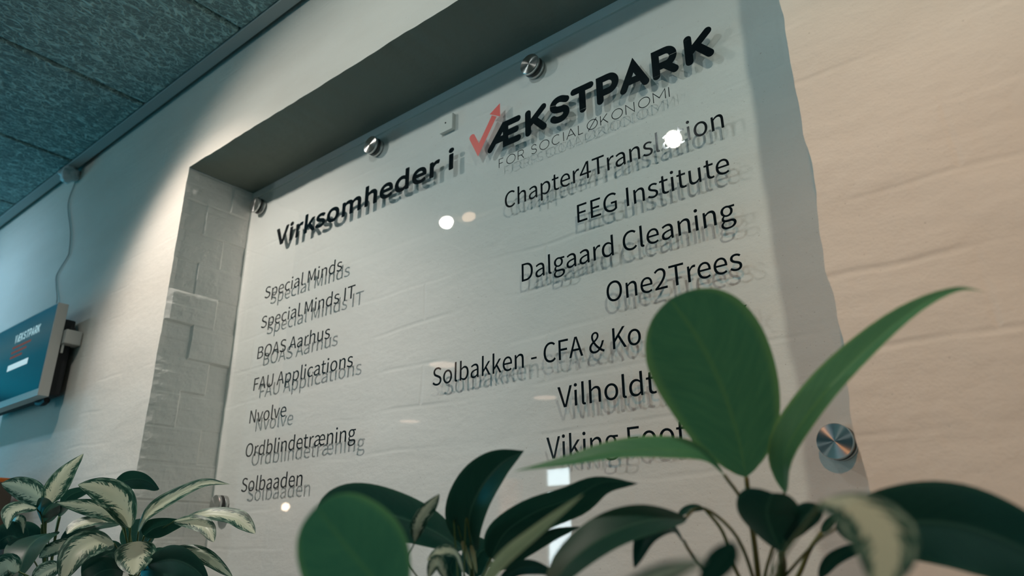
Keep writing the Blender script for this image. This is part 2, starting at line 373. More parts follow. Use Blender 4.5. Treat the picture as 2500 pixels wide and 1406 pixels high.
def shell():
    bm = bmesh.new(); box(bm, -4.3, 4.1, -5.3, .25, -.1, 0); tag(obj('floor', bm, FLOORM), kind='structure')
    # ceiling of wood wool panels with bevelled long joints, each run .395 wide
    bm = bmesh.new(); x = .1985 - 12*.397
    while x < 4.0:
        for y0, y1 in ((-1.235, -.036), (-2.44, -1.237), (-3.65, -2.442), (-4.86, -3.652), (-5.3, -4.862)):
            box(bm, x+.0040, x+.3930, y0, y1, CEIL, CEIL+.035, bev=.006)
        x += .397
    box(bm, -4.3, 4.1, -5.3, .02, CEIL+.036, CEIL+.08)
    tag(obj('ceiling', bm, WOODWOOL), kind='structure')
    bm = bmesh.new(); box(bm, -4.2, 4.0, -.0355, -.0105, CEIL-.002, CEIL+.03, bev=.0015); tag(obj('trim_1', bm, TRIMPAINT), kind='structure')
    # end walls and the wall opposite, with window openings
    bm = bmesh.new()
    for a in ((-5.3, -2.15, 0, 2.46), (-.35, .0, 0, 2.46), (-2.15, -.35, 0, .82), (-2.15, -.35, 2.18, 2.46)): box(bm, -4.3, -4.2, a[0], a[1], a[2], a[3])
    tag(obj('wall_left', bm, ROOMPAINT), kind='structure')
    bm = bmesh.new(); box(bm, 4.0, 4.1, -5.3, .0, 0, 2.46); tag(obj('wall_right', bm, ROOMPAINT), kind='structure')
    bm = bmesh.new()
    xw = [(-4.3, -3.10, 0, 2.46), (-2.74, .65, 0, 2.46), (3.15, 4.1, 0, 2.46), (-3.10, -2.74, 2.32, 2.46), (-3.10, -2.74, 0, .75), (.65, 3.15, 0, .75), (.65, 3.15, 2.15, 2.46)]
    for a in xw: box(bm, a[0], a[1], -5.3, -5.2, a[2], a[3])
    tag(obj('wall_front', bm, ROOMPAINT), kind='structure')
    def win(nm, x0, x1, z0, z1, y, bars, m):
        e = bpy.data.objects.new(nm, None); C.objects.link(e); tag(e, kind='structure')
        f = bmesh.new()
        for a in ((x0, x0+.035, z0, z1), (x1-.035, x1, z0, z1), (x0, x1, z0, z0+.04), (x0, x1, z1-.04, z1)): box(f, a[0], a[1], y-.06, y+.01, a[2], a[3])
        for zb in bars: box(f, x0, x1, y-.06, y+.01, zb-.03, zb+.03)
        obj('window_frame', f, WHITEPLASTIC, e)
        g = bmesh.new(); box(g, x0+.03, x1-.03, y-.035, y-.03, z0+.03, z1-.03); obj('pane', g, m, e)
    win('window_1', -3.10, -2.74, .75, 2.32, -5.2, (2.085,), SKYPANE)
    win('window_2', .65, 3.15, .75, 2.15, -5.2, (1.45,), emit('overcast_pane', (.3, .75, 1.0), .15))  # unseen window, added for cool ambient
    e = bpy.data.objects.new('window_3', None); C.objects.link(e); tag(e, kind='structure')  # second unseen window, also added for cool ambient
    f = bmesh.new()
    for a in ((-2.15, -2.1, .82, 2.18), (-.4, -.35, .82, 2.18), (-2.15, -.35, .82, .87), (-2.15, -.35, 2.13, 2.18), (-1.28, -1.23, .82, 2.18)): box(f, -4.26, -4.19, a[0], a[1], a[2], a[3])
    obj('window_frame', f, WHITEPLASTIC, e)
    g = bmesh.new(); box(g, -4.235, -4.23, -2.12, -.38, .85, 2.15); obj('pane', g, emit('overcast_pane_side', (.3, .75, 1.0), .15), e)
shell()

# ------------------------------------------------------------------ lettering
GLY = json.loads(r'''{"&":[[[[178,-18,363,-18,483,-18],[580,28,658,99,742,41],[822,0,895,-18,906,17],[917,53,929,88,871,104],[805,137,737,186,818,293],[877,417,916,553,876,553],[837,553,797,553,765,436],[716,335,653,251,556,331],[459,433,392,539,507,622],[623,709,623,843,623,962],[549,1045,422,1045,280,1045],[186,940,186,804,186,730],[211,647,254,563,147,490],[50,405,50,266,50,101]],[[473,255,574,167,515,116],[448,84,378,84,263,84],[175,158,175,273,175,353],[232,416,305,473,377,363]],[[438,688,345,623,314,686],[296,749,296,805,296,889],[345,955,423,955,492,955],[520,901,520,840,520,749]]],0.2381],"-":[[[[64,376,64,343,184,343],[303,343,423,343,423,376],[423,408,423,441,303,441],[184,441,64,441,64,408]]],0.1215],"2":[[[[62,25,62,0,277,0],[492,0,707,0,707,37],[707,74,707,111,613,111],[518,111,423,111,371,111],[308,105,255,101,496,329],[658,538,658,744,658,926],[542,1045,359,1045,228,1045],[139,986,56,895,81,871],[106,846,130,822,188,891],[259,941,343,941,471,941],[532,856,532,738,532,562],[384,357,62,76,62,50]]],0.1943],"4":[[[[476,94,476,0,516,0],[556,0,597,0,597,94],[597,189,597,283,642,283],[688,283,734,283,734,317],[734,351,734,385,688,385],[642,385,597,385,597,599],[597,813,597,1027,549,1027],[502,1027,455,1027,313,807],[170,587,28,367,28,339],[28,311,28,283,177,283],[327,283,476,283,476,189]],[[476,490,476,385,371,385],[266,385,161,385,239,502],[317,619,395,735,424,786],[452,838,478,887,479,887],[481,887,483,887,480,835],[476,751,476,700,476,595]]],0.1943],"A":[[[[121,342,6,0,49,0],[92,0,136,0,169,105],[202,209,235,314,360,314],[486,314,611,314,643,209],[676,105,709,0,754,0],[800,0,846,0,730,342],[613,684,497,1027,449,1027],[401,1027,353,1027,237,684]],[[371,416,268,416,284,469],[301,521,318,574,354,690],[388,801,420,922,422,922],[424,922,426,922,459,803],[492,690,529,574,546,521],[562,469,578,416,475,416]]],0.2129],"B":[[[[141,342,141,0,250,0],[359,0,468,0,697,0],[857,99,857,301,857,441],[770,522,648,546,648,549],[648,551,648,553,745,584],[798,674,798,776,798,957],[653,1027,445,1027,344,1027],[243,1027,141,1027,141,684]],[[321,591,270,591,270,702],[270,813,270,924,323,924],[376,924,429,924,590,924],[671,880,671,759,671,654],[599,591,423,591,372,591]],[[330,104,270,104,270,232],[270,361,270,490,330,490],[390,490,450,490,630,490],[730,433,730,305,730,167],[626,104,450,104,390,104]]],0.23],"C":[[[[272,-18,528,-18,661,-18],[762,35,843,129,819,156],[796,184,772,211,706,139],[632,95,534,95,338,95],[214,258,214,517,214,773],[345,931,538,931,626,931],[693,892,748,835,771,863],[795,891,818,919,759,985],[661,1045,536,1045,276,1045],[81,845,81,513,81,179]]],0.2234],"D":[[[[141,342,141,0,229,0],[316,0,403,0,713,0],[881,192,881,517,881,845],[713,1027,398,1027,312,1027],[227,1027,141,1027,141,684]],[[309,106,270,106,270,378],[270,650,270,922,309,922],[348,922,387,922,629,922],[748,777,748,517,748,258],[629,106,387,106,348,106]]],0.2409],"E":[[[[141,342,141,0,344,0],[546,0,748,0,748,37],[748,74,748,111,589,111],[430,111,270,111,270,235],[270,360,270,485,400,485],[530,485,660,485,660,521],[660,558,660,595,530,595],[400,595,270,595,270,703],[270,810,270,917,424,917],[578,917,732,917,732,954],[732,990,732,1027,535,1027],[338,1027,141,1027,141,684]]],0.2062],"F":[[[[141,342,141,0,184,0],[227,0,270,0,270,154],[270,307,270,461,401,461],[532,461,662,461,662,497],[662,534,662,570,532,570],[401,570,270,570,270,686],[270,802,270,917,424,917],[578,917,732,917,732,954],[732,990,732,1027,535,1027],[338,1027,141,1027,141,684]]],0.1933],"G":[[[[275,-18,545,-18,682,-18],[796,32,861,101,861,245],[861,388,861,532,749,532],[636,532,524,532,524,496],[524,460,524,424,597,424],[669,424,742,424,742,335],[742,245,742,155,702,118],[630,95,557,95,338,95],[214,258,214,517,214,773],[349,931,556,931,658,931],[725,888,777,835,801,863],[824,891,847,919,789,980],[695,1045,552,1045,280,1045],[81,845,81,513,81,179]]],0.2412],"I":[[[[141,342,141,0,184,0],[227,0,270,0,270,342],[270,684,270,1027,227,1027],[184,1027,141,1027,141,684]]],0.1026],"K":[[[[141,342,141,0,184,0],[227,0,270,0,270,108],[270,217,270,325,329,395],[388,465,447,535,549,357],[652,178,755,0,803,0],[851,0,899,0,775,212],[652,425,528,637,635,767],[743,897,850,1027,801,1027],[752,1027,703,1027,560,855],[416,683,273,511,272,511],[271,511,270,511,270,683],[270,855,270,1027,227,1027],[184,1027,141,1027,141,684]]],0.2262],"M":[[[[141,342,141,0,180,0],[219,0,258,0,258,190],[258,379,258,569,258,657],[249,782,241,871,243,871],[245,871,246,871,274,793],[302,715,329,637,394,459],[459,282,524,104,553,104],[582,104,611,104,675,282],[739,459,804,637,831,715],[859,793,887,871,888,871],[890,871,892,871,885,782],[875,657,875,569,875,379],[875,190,875,0,915,0],[956,0,996,0,996,342],[996,684,996,1027,944,1027],[892,1027,840,1027,775,844],[710,661,644,478,620,408],[599,335,573,263,571,263],[569,263,567,263,542,335],[520,408,493,478,428,661],[362,844,297,1027,245,1027],[193,1027,141,1027,141,684]]],0.2843],"N":[[[[141,342,141,0,182,0],[223,0,263,0,263,180],[263,359,263,539,263,647],[254,756,248,860,250,860],[252,860,254,860,290,789],[327,719,364,648,489,432],[613,216,738,0,782,0],[827,0,871,0,871,342],[871,684,871,1027,830,1027],[789,1027,748,1027,748,849],[748,671,748,493,748,387],[758,270,766,168,764,168],[761,168,759,168,722,239],[685,309,648,380,523,595],[398,811,273,1027,229,1027],[185,1027,141,1027,141,684]]],0.2532],"O":[[[[262,-18,520,-18,777,-18],[958,188,958,517,958,846],[777,1045,520,1045,262,1045],[81,846,81,517,81,188]],[[704,95,520,95,335,95],[214,261,214,517,214,773],[335,931,520,931,704,931],[825,773,825,517,825,261]]],0.2598],"S":[[[[280,-18,426,-18,640,-18],[775,111,775,273,775,426],[682,496,563,548,514,569],[466,590,417,611,338,644],[246,682,246,783,246,874],[322,931,438,931,534,931],[609,895,672,836,695,864],[717,891,739,919,668,993],[560,1045,438,1045,252,1045],[115,931,115,773,115,623],[228,550,324,510,373,488],[422,467,471,445,569,402],[643,368,643,262,643,162],[563,95,427,95,321,95],[217,146,144,223,119,193],[93,163,67,133,155,41]]],0.2087],"T":[[[[354,306,354,0,398,0],[441,0,485,0,485,306],[485,612,485,917,588,917],[692,917,796,917,796,954],[796,990,796,1027,545,1027],[294,1027,43,1027,43,990],[43,954,43,917,147,917],[251,917,354,917,354,612]]],0.2097],"U":[[[[296,-18,506,-18,714,-18],[874,94,874,423,874,624],[874,825,874,1027,832,1027],[791,1027,749,1027,749,824],[749,622,749,420,749,174],[641,95,506,95,371,95],[266,174,266,420,266,622],[266,824,266,1027,223,1027],[180,1027,137,1027,137,825],[137,624,137,423,137,94]]],0.2525],"V":[[[[220,342,329,0,379,0],[429,0,479,0,588,342],[697,684,805,1027,761,1027],[718,1027,674,1027,619,841],[563,656,508,471,473,350],[448,252,409,132,407,132],[405,132,403,132,366,252],[339,350,304,471,248,656],[193,841,137,1027,92,1027],[47,1027,1,1027,111,684]]],0.2013],"a":[[[[176,-18,304,-18,398,-18],[483,31,556,91,557,91],[559,91,560,91,564,61],[568,30,571,0,606,0],[641,0,676,0,676,156],[676,312,676,468,676,657],[599,780,413,780,290,780],[183,725,115,681,131,651],[148,622,164,592,224,633],[304,674,392,674,517,674],[549,580,549,482,225,445],[83,363,83,197,83,60]],[[413,85,340,85,265,85],[206,119,206,206,206,304],[293,367,549,396,549,326],[549,255,549,185,475,119]]],0.1971],"b":[[[[394,-18,464,-18,637,-18],[794,132,794,392,794,627],[688,780,492,780,406,780],[322,732,252,674,254,719],[256,764,258,810,258,911],[258,1013,258,1115,215,1115],[172,1115,129,1115,129,743],[129,372,129,0,163,0],[197,0,231,0,235,26],[239,52,242,78,244,78],[246,78,248,78,314,18]],[[569,90,443,90,392,90],[324,109,258,168,258,302],[258,435,258,569,329,636],[396,672,459,672,605,672],[661,560,661,391,661,203]]],0.2164],"c":[[[[227,-18,429,-18,520,-18],[606,18,675,77,656,106],[638,135,619,164,571,122],[510,88,440,88,300,88],[204,204,204,380,204,555],[305,672,444,672,503,672],[552,646,595,606,617,634],[638,662,660,690,606,738],[538,780,438,780,242,780],[73,633,73,380,73,127]]],0.1786],"d":[[[[197,-18,388,-18,479,-18],[560,31,619,90,620,90],[622,90,623,90,627,60],[631,30,634,0,669,0],[704,0,739,0,739,372],[739,743,739,1115,697,1115],[654,1115,611,1115,611,1017],[611,920,611,822,613,779],[615,735,618,692,550,746],[493,780,403,780,230,780],[74,626,74,380,74,126]],[[486,90,416,90,283,90],[206,197,206,381,206,555],[304,672,426,672,489,672],[548,650,611,592,611,459],[611,326,611,193,548,123]]],0.2171],"e":[[[[234,-18,437,-18,539,-18],[620,15,686,59,671,87],[656,116,641,144,584,106],[525,84,451,84,307,84],[207,188,199,350,370,350],[541,350,711,350,714,370],[717,395,717,423,717,640],[608,780,413,780,239,780],[73,627,73,380,73,129]],[[333,441,197,441,213,592],[308,678,416,678,535,678],[605,595,605,441,469,441]]],0.194],"g":[[[[200,-350,385,-350,620,-350],[770,-228,770,-87,770,39],[681,94,506,94,456,94],[406,94,356,94,254,94],[223,129,223,176,223,218],[244,244,272,268,305,251],[347,241,384,241,541,241],[662,343,662,506,662,571],[637,627,601,662,653,662],[704,662,756,662,756,695],[756,728,756,761,668,761],[580,761,492,761,465,772],[427,780,384,780,231,780],[99,675,99,508,99,417],[148,343,199,304,199,302],[199,300,199,298,158,270],[115,220,115,157,115,97],[144,56,183,32,183,30],[183,28,183,25,112,-18],[71,-81,71,-147,71,-277]],[[472,328,384,328,297,328],[223,398,223,508,223,620],[296,686,384,686,475,686],[546,620,546,508,546,398]],[[550,-262,403,-262,265,-262],[183,-210,183,-129,183,-85],[206,-39,261,0,294,-8],[331,-11,359,-11,402,-11],[446,-11,490,-11,591,-11],[644,-36,644,-108,644,-186]]],0.1975],"h":[[[[129,372,129,0,172,0],[215,0,258,0,258,184],[258,368,258,552,333,629],[387,668,465,668,566,668],[609,608,609,465,609,310],[609,155,609,0,652,0],[694,0,737,0,737,161],[737,321,737,482,737,675],[664,780,504,780,401,780],[322,723,252,653,254,705],[256,757,258,810,258,911],[258,1013,258,1115,215,1115],[172,1115,129,1115,129,743]]],0.2125],"i":[[[[129,254,129,0,172,0],[215,0,258,0,258,254],[258,507,258,761,215,761],[172,761,129,761,129,507]],[[143,917,193,917,244,917],[279,951,279,1003,279,1052],[244,1085,193,1085,143,1085],[109,1052,109,1003,109,951]]],0.0963],"k":[[[[129,372,129,0,171,0],[213,0,255,0,255,67],[255,134,255,200,303,256],[350,311,398,367,472,245],[546,122,620,0,667,0],[713,0,759,0,663,151],[568,303,472,454,556,556],[641,658,725,761,678,761],[630,761,583,761,475,627],[368,493,261,360,259,360],[257,360,255,360,255,612],[255,863,255,1115,213,1115],[171,1115,129,1115,129,743]]],0.1933],"l":[[[[168,-18,263,-18,298,-18],[319,-13,338,-7,331,26],[325,58,319,91,305,88],[300,88,293,88,273,88],[258,104,258,143,258,467],[258,791,258,1115,215,1115],[172,1115,129,1115,129,794],[129,472,129,151,129,43]]],0.0994],"m":[[[[129,254,129,0,172,0],[215,0,258,0,258,184],[258,368,258,552,326,630],[391,668,448,668,545,668],[590,608,590,465,590,310],[590,155,590,0,632,0],[675,0,717,0,717,184],[717,368,717,552,789,630],[850,668,909,668,1006,668],[1050,608,1050,465,1050,310],[1050,155,1050,0,1093,0],[1135,0,1178,0,1178,161],[1178,321,1178,482,1178,675],[1104,780,948,780,854,780],[776,720,696,634,665,724],[604,780,486,780,395,780],[317,723,249,650,248,650],[247,650,246,650,242,687],[238,724,234,761,199,761],[164,761,129,761,129,507]]],0.3242],"n":[[[[129,254,129,0,172,0],[215,0,258,0,258,184],[258,368,258,552,333,629],[387,668,465,668,566,668],[609,608,609,465,609,310],[609,155,609,0,652,0],[694,0,737,0,737,161],[737,321,737,482,737,675],[664,780,504,780,401,780],[321,723,249,650,248,650],[247,650,246,650,242,687],[238,724,234,761,199,761],[164,761,129,761,129,507]]],0.2136],"o":[[[[238,-18,424,-18,611,-18],[776,127,776,380,776,633],[611,780,424,780,238,780],[73,633,73,380,73,127]],[[556,88,424,88,293,88],[204,204,204,380,204,555],[293,672,424,672,556,672],[646,555,646,380,646,204]]],0.2122],"p":[[[[129,40,129,-321,172,-321],[215,-321,258,-321,258,-235],[258,-149,258,-63,256,-19],[255,26,254,70,322,13],[395,-18,464,-18,637,-18],[794,132,794,392,794,627],[688,780,492,780,403,780],[318,730,249,672,248,672],[247,672,246,672,242,702],[238,731,234,761,199,761],[164,761,129,761,129,400]],[[569,90,443,90,392,90],[325,109,258,168,258,302],[258,435,258,569,331,636],[396,672,459,672,605,672],[661,560,661,391,661,203]]],0.2171],"r":[[[[129,254,129,0,172,0],[215,0,258,0,258,163],[258,326,258,489,308,618],[385,665,448,665,480,665],[497,661,522,653,530,690],[538,726,546,763,522,776],[499,780,465,780,381,780],[303,718,249,622,248,622],[247,622,246,622,242,668],[238,714,234,761,199,761],[164,761,129,761,129,507]]],0.1359],"s":[[[[220,-18,328,-18,507,-18],[604,84,604,207,604,352],[483,397,373,438,287,471],[209,499,209,570,209,630],[254,681,350,681,417,681],[471,651,522,613,543,640],[563,667,584,693,527,741],[443,780,349,780,182,780],[87,685,87,564,87,434],[202,384,308,345,392,314],[482,277,482,200,482,134],[433,81,332,81,241,81],[174,118,106,172,86,144],[65,115,45,87,116,27]]],0.1639],"t":[[[[206,-18,367,-18,415,-18],[465,-4,508,10,500,42],[492,74,483,106,458,95],[424,85,396,85,308,85],[279,139,279,231,279,373],[279,515,279,657,348,657],[417,657,486,657,486,691],[486,726,486,761,417,761],[348,761,279,761,279,832],[279,903,279,975,243,975],[208,975,172,975,168,903],[163,832,158,761,118,758],[78,756,38,754,38,721],[38,689,38,657,76,657],[113,657,151,657,151,516],[151,376,151,235,151,83]]],0.132],"u":[[[[190,-18,352,-18,455,-18],[531,36,602,119,604,119],[605,119,606,119,610,79],[613,40,616,0,652,0],[687,0,723,0,723,254],[723,507,723,761,680,761],[638,761,595,761,595,581],[595,401,595,221,522,132],[468,92,389,92,289,92],[246,153,246,294,246,450],[246,605,246,761,204,761],[161,761,118,761,118,600],[118,439,118,279,118,84]]],0.2125],"v":[[[[201,254,293,0,343,0],[393,0,443,0,532,254],[622,507,711,761,669,761],[627,761,585,761,537,616],[489,472,441,328,419,254],[394,176,371,104,369,104],[366,104,364,104,342,176],[318,254,294,328,246,472],[199,616,151,761,107,761],[63,761,18,761,110,507]]],0.1824],"w":[[[[179,254,249,0,299,0],[348,0,398,0,434,136],[470,272,506,408,525,480],[541,552,557,629,560,629],[562,629,564,629,583,552],[597,482,616,410,653,274],[689,137,725,0,777,0],[829,0,881,0,950,254],[1018,507,1087,761,1046,761],[1005,761,964,761,927,614],[890,467,853,321,836,248],[822,179,807,109,804,109],[802,109,800,109,782,179],[765,248,746,321,707,467],[667,614,627,761,586,761],[544,761,503,761,463,614],[423,467,384,321,366,248],[349,179,333,109,331,109],[329,109,326,109,311,179],[297,248,282,321,244,467],[206,614,168,761,125,761],[81,761,38,761,108,507]]],0.2808],"æ":[[[[188,-18,315,-18,413,-18],[522,31,625,125,682,49],[765,-18,894,-18,997,-18],[1073,15,1140,59,1124,89],[1108,119,1092,148,1036,111],[982,85,908,85,777,85],[676,190,671,350,835,350],[1000,350,1164,350,1168,370],[1171,394,1171,420,1171,637],[1067,780,880,780,776,780],[689,717,629,618,598,716],[524,780,410,780,298,780],[193,725,125,681,141,651],[158,622,175,592,235,633],[314,674,396,674,521,674],[552,580,553,482,235,447],[92,363,92,197,92,60]],[[422,85,352,85,275,85],[217,119,217,206,217,305],[310,367,552,396,552,383],[553,370,553,357,553,301],[563,241,581,202,513,126]],[[800,434,671,434,685,583],[772,678,875,678,992,678],[1057,592,1057,434,929,434]]],0.3071]}''')
def glyph_line(text, x, z, h_scale, v_scale, off=0.0, track=0.0, right=None):
    """outline lettering; returns a bmesh in the x/z plane facing -y at y = 0. h_scale, v_scale: metres per font unit"""
    cu = bpy.data.curves.new('lettering', 'CURVE'); cu.dimensions = '2D'; cu.fill_mode = 'BOTH'
    cu.resolution_u = 8; cu.offset = off; cu.extrude = .00012
    px = 0.0; sx = h_scale
    for ch in text:
        if ch == ' ': px += 312 + track; continue
        sps, adv = GLY[ch]
        for s in sps:
            sp = cu.splines.new('BEZIER'); sp.bezier_points.add(len(s)-1); sp.use_cyclic_u = True
            for bp, h in zip(sp.bezier_points, s):
                bp.handle_left_type = bp.handle_right_type = 'FREE'
                bp.handle_left = ((h[0]+px)*sx, h[1]*v_scale, 0); bp.co = ((h[2]+px)*sx, h[3]*v_scale, 0); bp.handle_right = ((h[4]+px)*sx, h[5]*v_scale, 0)
        px += adv*4000 + track
    o = bpy.data.objects.new('lettering', cu); C.objects.link(o)
    me = bpy.data.meshes.new_from_object(o.evaluated_get(bpy.context.evaluated_depsgraph_get()))
    bpy.data.objects.remove(o); bpy.data.curves.remove(cu)
    bm = bmesh.new(); bm.from_mesh(me); bpy.data.meshes.remove(me)
    for v in bm.verts: v.co = Vector((x + v.co.x, -v.co.z, z + v.co.y))
    return bm
def text_bounds(text):
    px = 0; lo = None; hi = 0
    for ch in text:
        if ch == ' ': px += 312; continue
        sps, adv = GLY[ch]; xs = [p[2] for s in sps for p in s]
        if lo is None: lo = min(xs)
        hi = px + max(xs); px += adv*4000
    return lo, hi
LAYER = [0]
def strokes(bm, lines, w, y=0.0, th=.00024, rnd=True, seg=12):
    """flat pen strokes of width w with round ends, each polyline [(x, z), ...]; joints are mitred"""
    for L in lines:
        P = [Vector((a, b)) for a, b in L]; n = len(P)
        lf, rg = [], []
        for i, p in enumerate(P):
            d0 = (p-P[i-1]).normalized() if i else (P[1]-P[0]).normalized()
            d1 = (P[i+1]-p).normalized() if i < n-1 else d0
            nn = Vector((-(d0+d1).y, (d0+d1).x))
            nn = nn.normalized() if nn.length > 1e-6 else Vector((-d0.y, d0.x))
            k = 1/max(.45, nn.dot(Vector((-d0.y, d0.x))))
            lf.append(p + nn*w/2*k); rg.append(p - nn*w/2*k)
        out = []
        if rnd:
            d = (P[0]-P[1]).normalized(); a0 = math.atan2(d.y, d.x)
            out += [P[0] + Vector((math.cos(a0+t), math.sin(a0+t)))*w/2 for t in [(-PI/2 + PI*i/seg) for i in range(seg+1)]][::-1]
            head = out
        ring = []
        if rnd: ring += [P[0] + Vector((math.cos(a0+t), math.sin(a0+t)))*w/2 for t in [(-PI/2 + PI*i/seg) for i in range(1, seg)]]
        ring_l = lf; ring_r = rg
        quads = [(lf[i], lf[i+1], rg[i+1], rg[i]) for i in range(n-1)]
        polys = [list(qd) for qd in quads]
        if rnd:
            for c, o in ((P[0], P[1]), (P[-1], P[-2])):
                d = (c-o).normalized(); a0 = math.atan2(d.y, d.x)
                polys.append([c + Vector((math.cos(a0+t), math.sin(a0+t)))*w/2 for t in [(-PI/2 + PI*i/seg) for i in range(seg+1)]])
        for pl in polys:
            ar = sum(pl[i].x*pl[(i+1) % len(pl)].y - pl[(i+1) % len(pl)].x*pl[i].y for i in range(len(pl)))
            if ar < 0: pl = pl[::-1]
            LAYER[0] = (LAYER[0] + 1) % 37; th_ = th + LAYER[0]*.000009
            try: bm.faces.new([bm.verts.new((p.x, y-th_, p.y)) for p in pl])
            except ValueError: pass
    return bm
def arc(cx, cz, rx, rz, a0, a1, n=20):
    return [(cx + rx*math.cos(math.radians(a0+(a1-a0)*i/n)), cz + rz*math.sin(math.radians(a0+(a1-a0)*i/n))) for i in range(n+1)]
# monoline capitals in a 1 x 1 box (x scaled per letter)
CAPS = {
 'F': [[(0, 0), (0, 1), (.85, 1)], [(0, .5), (.75, .5)]],
 'O': [arc(.5, .5, .5, .5, 0, 360, 40)],
 'R': [[(0, 0), (0, 1), (.55, 1)] + arc(.55, .73, .36, .27, 90, -90, 14)[1:] + [(0, .46)], [(.55, .46), (.95, 0)]],
 'S': [[(.9, .82)] + arc(.5, .765, .38, .235, 40, 180, 12) + arc(.5, .735, .38, .235, 180, 235, 6)[1:] + [(.62, .47)] + arc(.5, .25, .42, .25, 55, -90, 14) + arc(.5, .25, .45, .25, -90, -150, 8)[1:]],
 'C': [arc(.52, .5, .5, .5, 48, 312, 30)],
 'I': [[(0, 0), (0, 1)]],
 'A': [[(0, 0), (.5, 1), (1, 0)], [(.17, .34), (.83, .34)]],
 'L': [[(0, 1), (0, 0), (.8, 0)]],
 'Ø': [arc(.5, .5, .5, .5, 0, 360, 40), [(.08, -.06), (.92, 1.06)]],
 'K': [[(0, 0), (0, 1)], [(.85, 1), (0, .33)], [(.32, .58), (.92, 0)]],
 'N': [[(0, 0), (0, 1), (.9, 0), (.9, 1)]],
 'M': [[(0, 0), (0, 1), (.5, .3), (1, 1), (1, 0)]],
}
GY0, GY1 = .1365, .1405      # front and back face of the clear panel
sign = thing('glass_sign', 'large clear panel with black lettering mounted inside the wall niche', 'sign', (.605, GY0, 1.55))
def part(name, bm, m, root, smooth_=False):
    o = obj(name, bm, m, None, smooth_)
    for v in o.data.vertices: v.co -= root.location
    o.parent = root
    return o
bm = bmesh.new(); box(bm, .022, 1.186, GY0, GY1, .90, 2.171)
for f in bm.faces: f.material_index = 0 if abs(f.normal.y) > .9 else 1
part('clear_pane', bm, [GLASS, GEDGE], sign)
LY = GY0 - .00020
VS = .0243/1027
def put(name, text, z, x0=None, x1=None, xs=None, vs=VS, off=0.0, track=0.0, m=BLACKVINYL, bold=0.0):
    lo, hi = text_bounds(text)
    hi += track*(len(text.replace(' ', ''))-1 + text.count(' '))
    sx = (x1-x0)/(hi-lo) if xs is None else xs
    if x0 is None: x0 = x1 - (hi-lo)*sx
    b = glyph_line(text, x0 - lo*sx, z, sx, vs, off, track)
    if bold:
        px = 0
        for ch in text:
            if ch == ' ': px += 312 + track; continue
            sps, adv = GLY[ch]
            for s in sps:
                ring = []; k = len(s)
                for i in range(k):
                    h, g = s[i], s[(i+1) % k]
                    p0, p1, p2, p3 = Vector(h[2:4]), Vector(h[4:6]), Vector(g[0:2]), Vector(g[2:4])
                    ns = 1 if (p1-p0).length + (p3-p2).length < 2 or abs((p1-p0).cross(p3-p0)) + abs((p2-p0).cross(p3-p0)) < 50 else 8
                    for q in range(ns):
                        f = q/ns; ring.append((1-f)**3*p0 + 3*(1-f)**2*f*p1 + 3*(1-f)*f*f*p2 + f**3*p3)
                pts = [(x0 + (p.x+px-lo)*sx, z + p.y*vs) for p in ring]
                for c0, c1 in zip(pts, pts[1:]+pts[:1]):
                    if (Vector(c0)-Vector(c1)).length > 1e-6: strokes(b, [[c0, c1]], bold, seg=6)
            px += adv*4000 + track
    for v in b.verts: v.co.y += LY
    return part(name, b, m, sign)
B0, BP = 1.9180, .06185
LEFT = [('Special Minds', .2396), ('Special Minds IT', .2817), ('BOAS Aarhus', .2212), ('FAU Applications', .2896), ('Nvolve', .1142), ('Ordblindetræning', .3100), ('Solbaaden', .1806)]
for i, (t, w) in enumerate(LEFT):
    put('company_name_lettering', t, B0 - i*BP, .1197, .1197+w)
RIGHT = [('Chapter4Translation', .3428), ('EEG Institute', .2160), ('Dalgaard Cleaning', .3128), ('One2Trees', .1771)]
VR = .0268/1027
for i, (t, w) in enumerate(RIGHT):
    put('company_name_lettering', t, B0 - i*BP, 1.0802-w, 1.0802, vs=VR)
put('company_name_lettering', 'Solbakken - CFA & Ko', B0 - 4*BP, .5978, .9470, vs=VR)
put('company_name_lettering', 'rk', B0 - 4*BP, 1.0530, 1.0802, vs=VR)
put('company_name_lettering', 'Vilholdt I', B0 - 5*BP, .8227, .9790, vs=VR)
put('company_name_lettering', 'Viking Footwear', B0 - 6*BP, .8033, 1.0802, vs=VR)
put('heading_lettering', 'Virksomheder i', 2.0284, .1382, .6285, vs=.0352/1027, track=34, bold=.0038)

SH = {
 'AE': [[(0, 0), (.50, 1), (1, 1)], [(.56, 1), (.56, 0), (1, 0)], [(.56, .5), (.93, .5)], [(.2, .33), (.56, .33)]],
 'K': [[(0, 0), (0, 1)], [(1, 1), (.05, .38)], [(.38, .58), (1, 0)]],
 'S': [[(1, .86)] + arc(.5, .74, .45, .26, 50, 180, 12) + arc(.5, .74, .45, .24, 180, 250, 6)[1:] + [(.65, .47)] + arc(.52, .255, .46, .255, 60, -90, 14) + arc(.5, .255, .5, .255, -90, -150, 8)[1:]],
 'T': [[(0, 1), (1, 1)], [(.5, 1), (.5, 0)]],
 'P': [[(0, 0), (0, 1), (.5, 1)] + arc(.55, .67, .45, .33, 90, -90, 14)[1:] + [(0, .34)]],
 'A': [[(0, 0), (.5, 1), (1, 0)], [(.2, .3), (.8, .3)]],
 'R': [[(0, 0), (0, 1), (.5, 1)] + arc(.55, .69, .42, .31, 90, -90, 14)[1:] + [(0, .38)], [(.5, .38), (1, 0)]],
}
SH['V'] = [[(0, 1), (.5, 0), (1, 1)]]
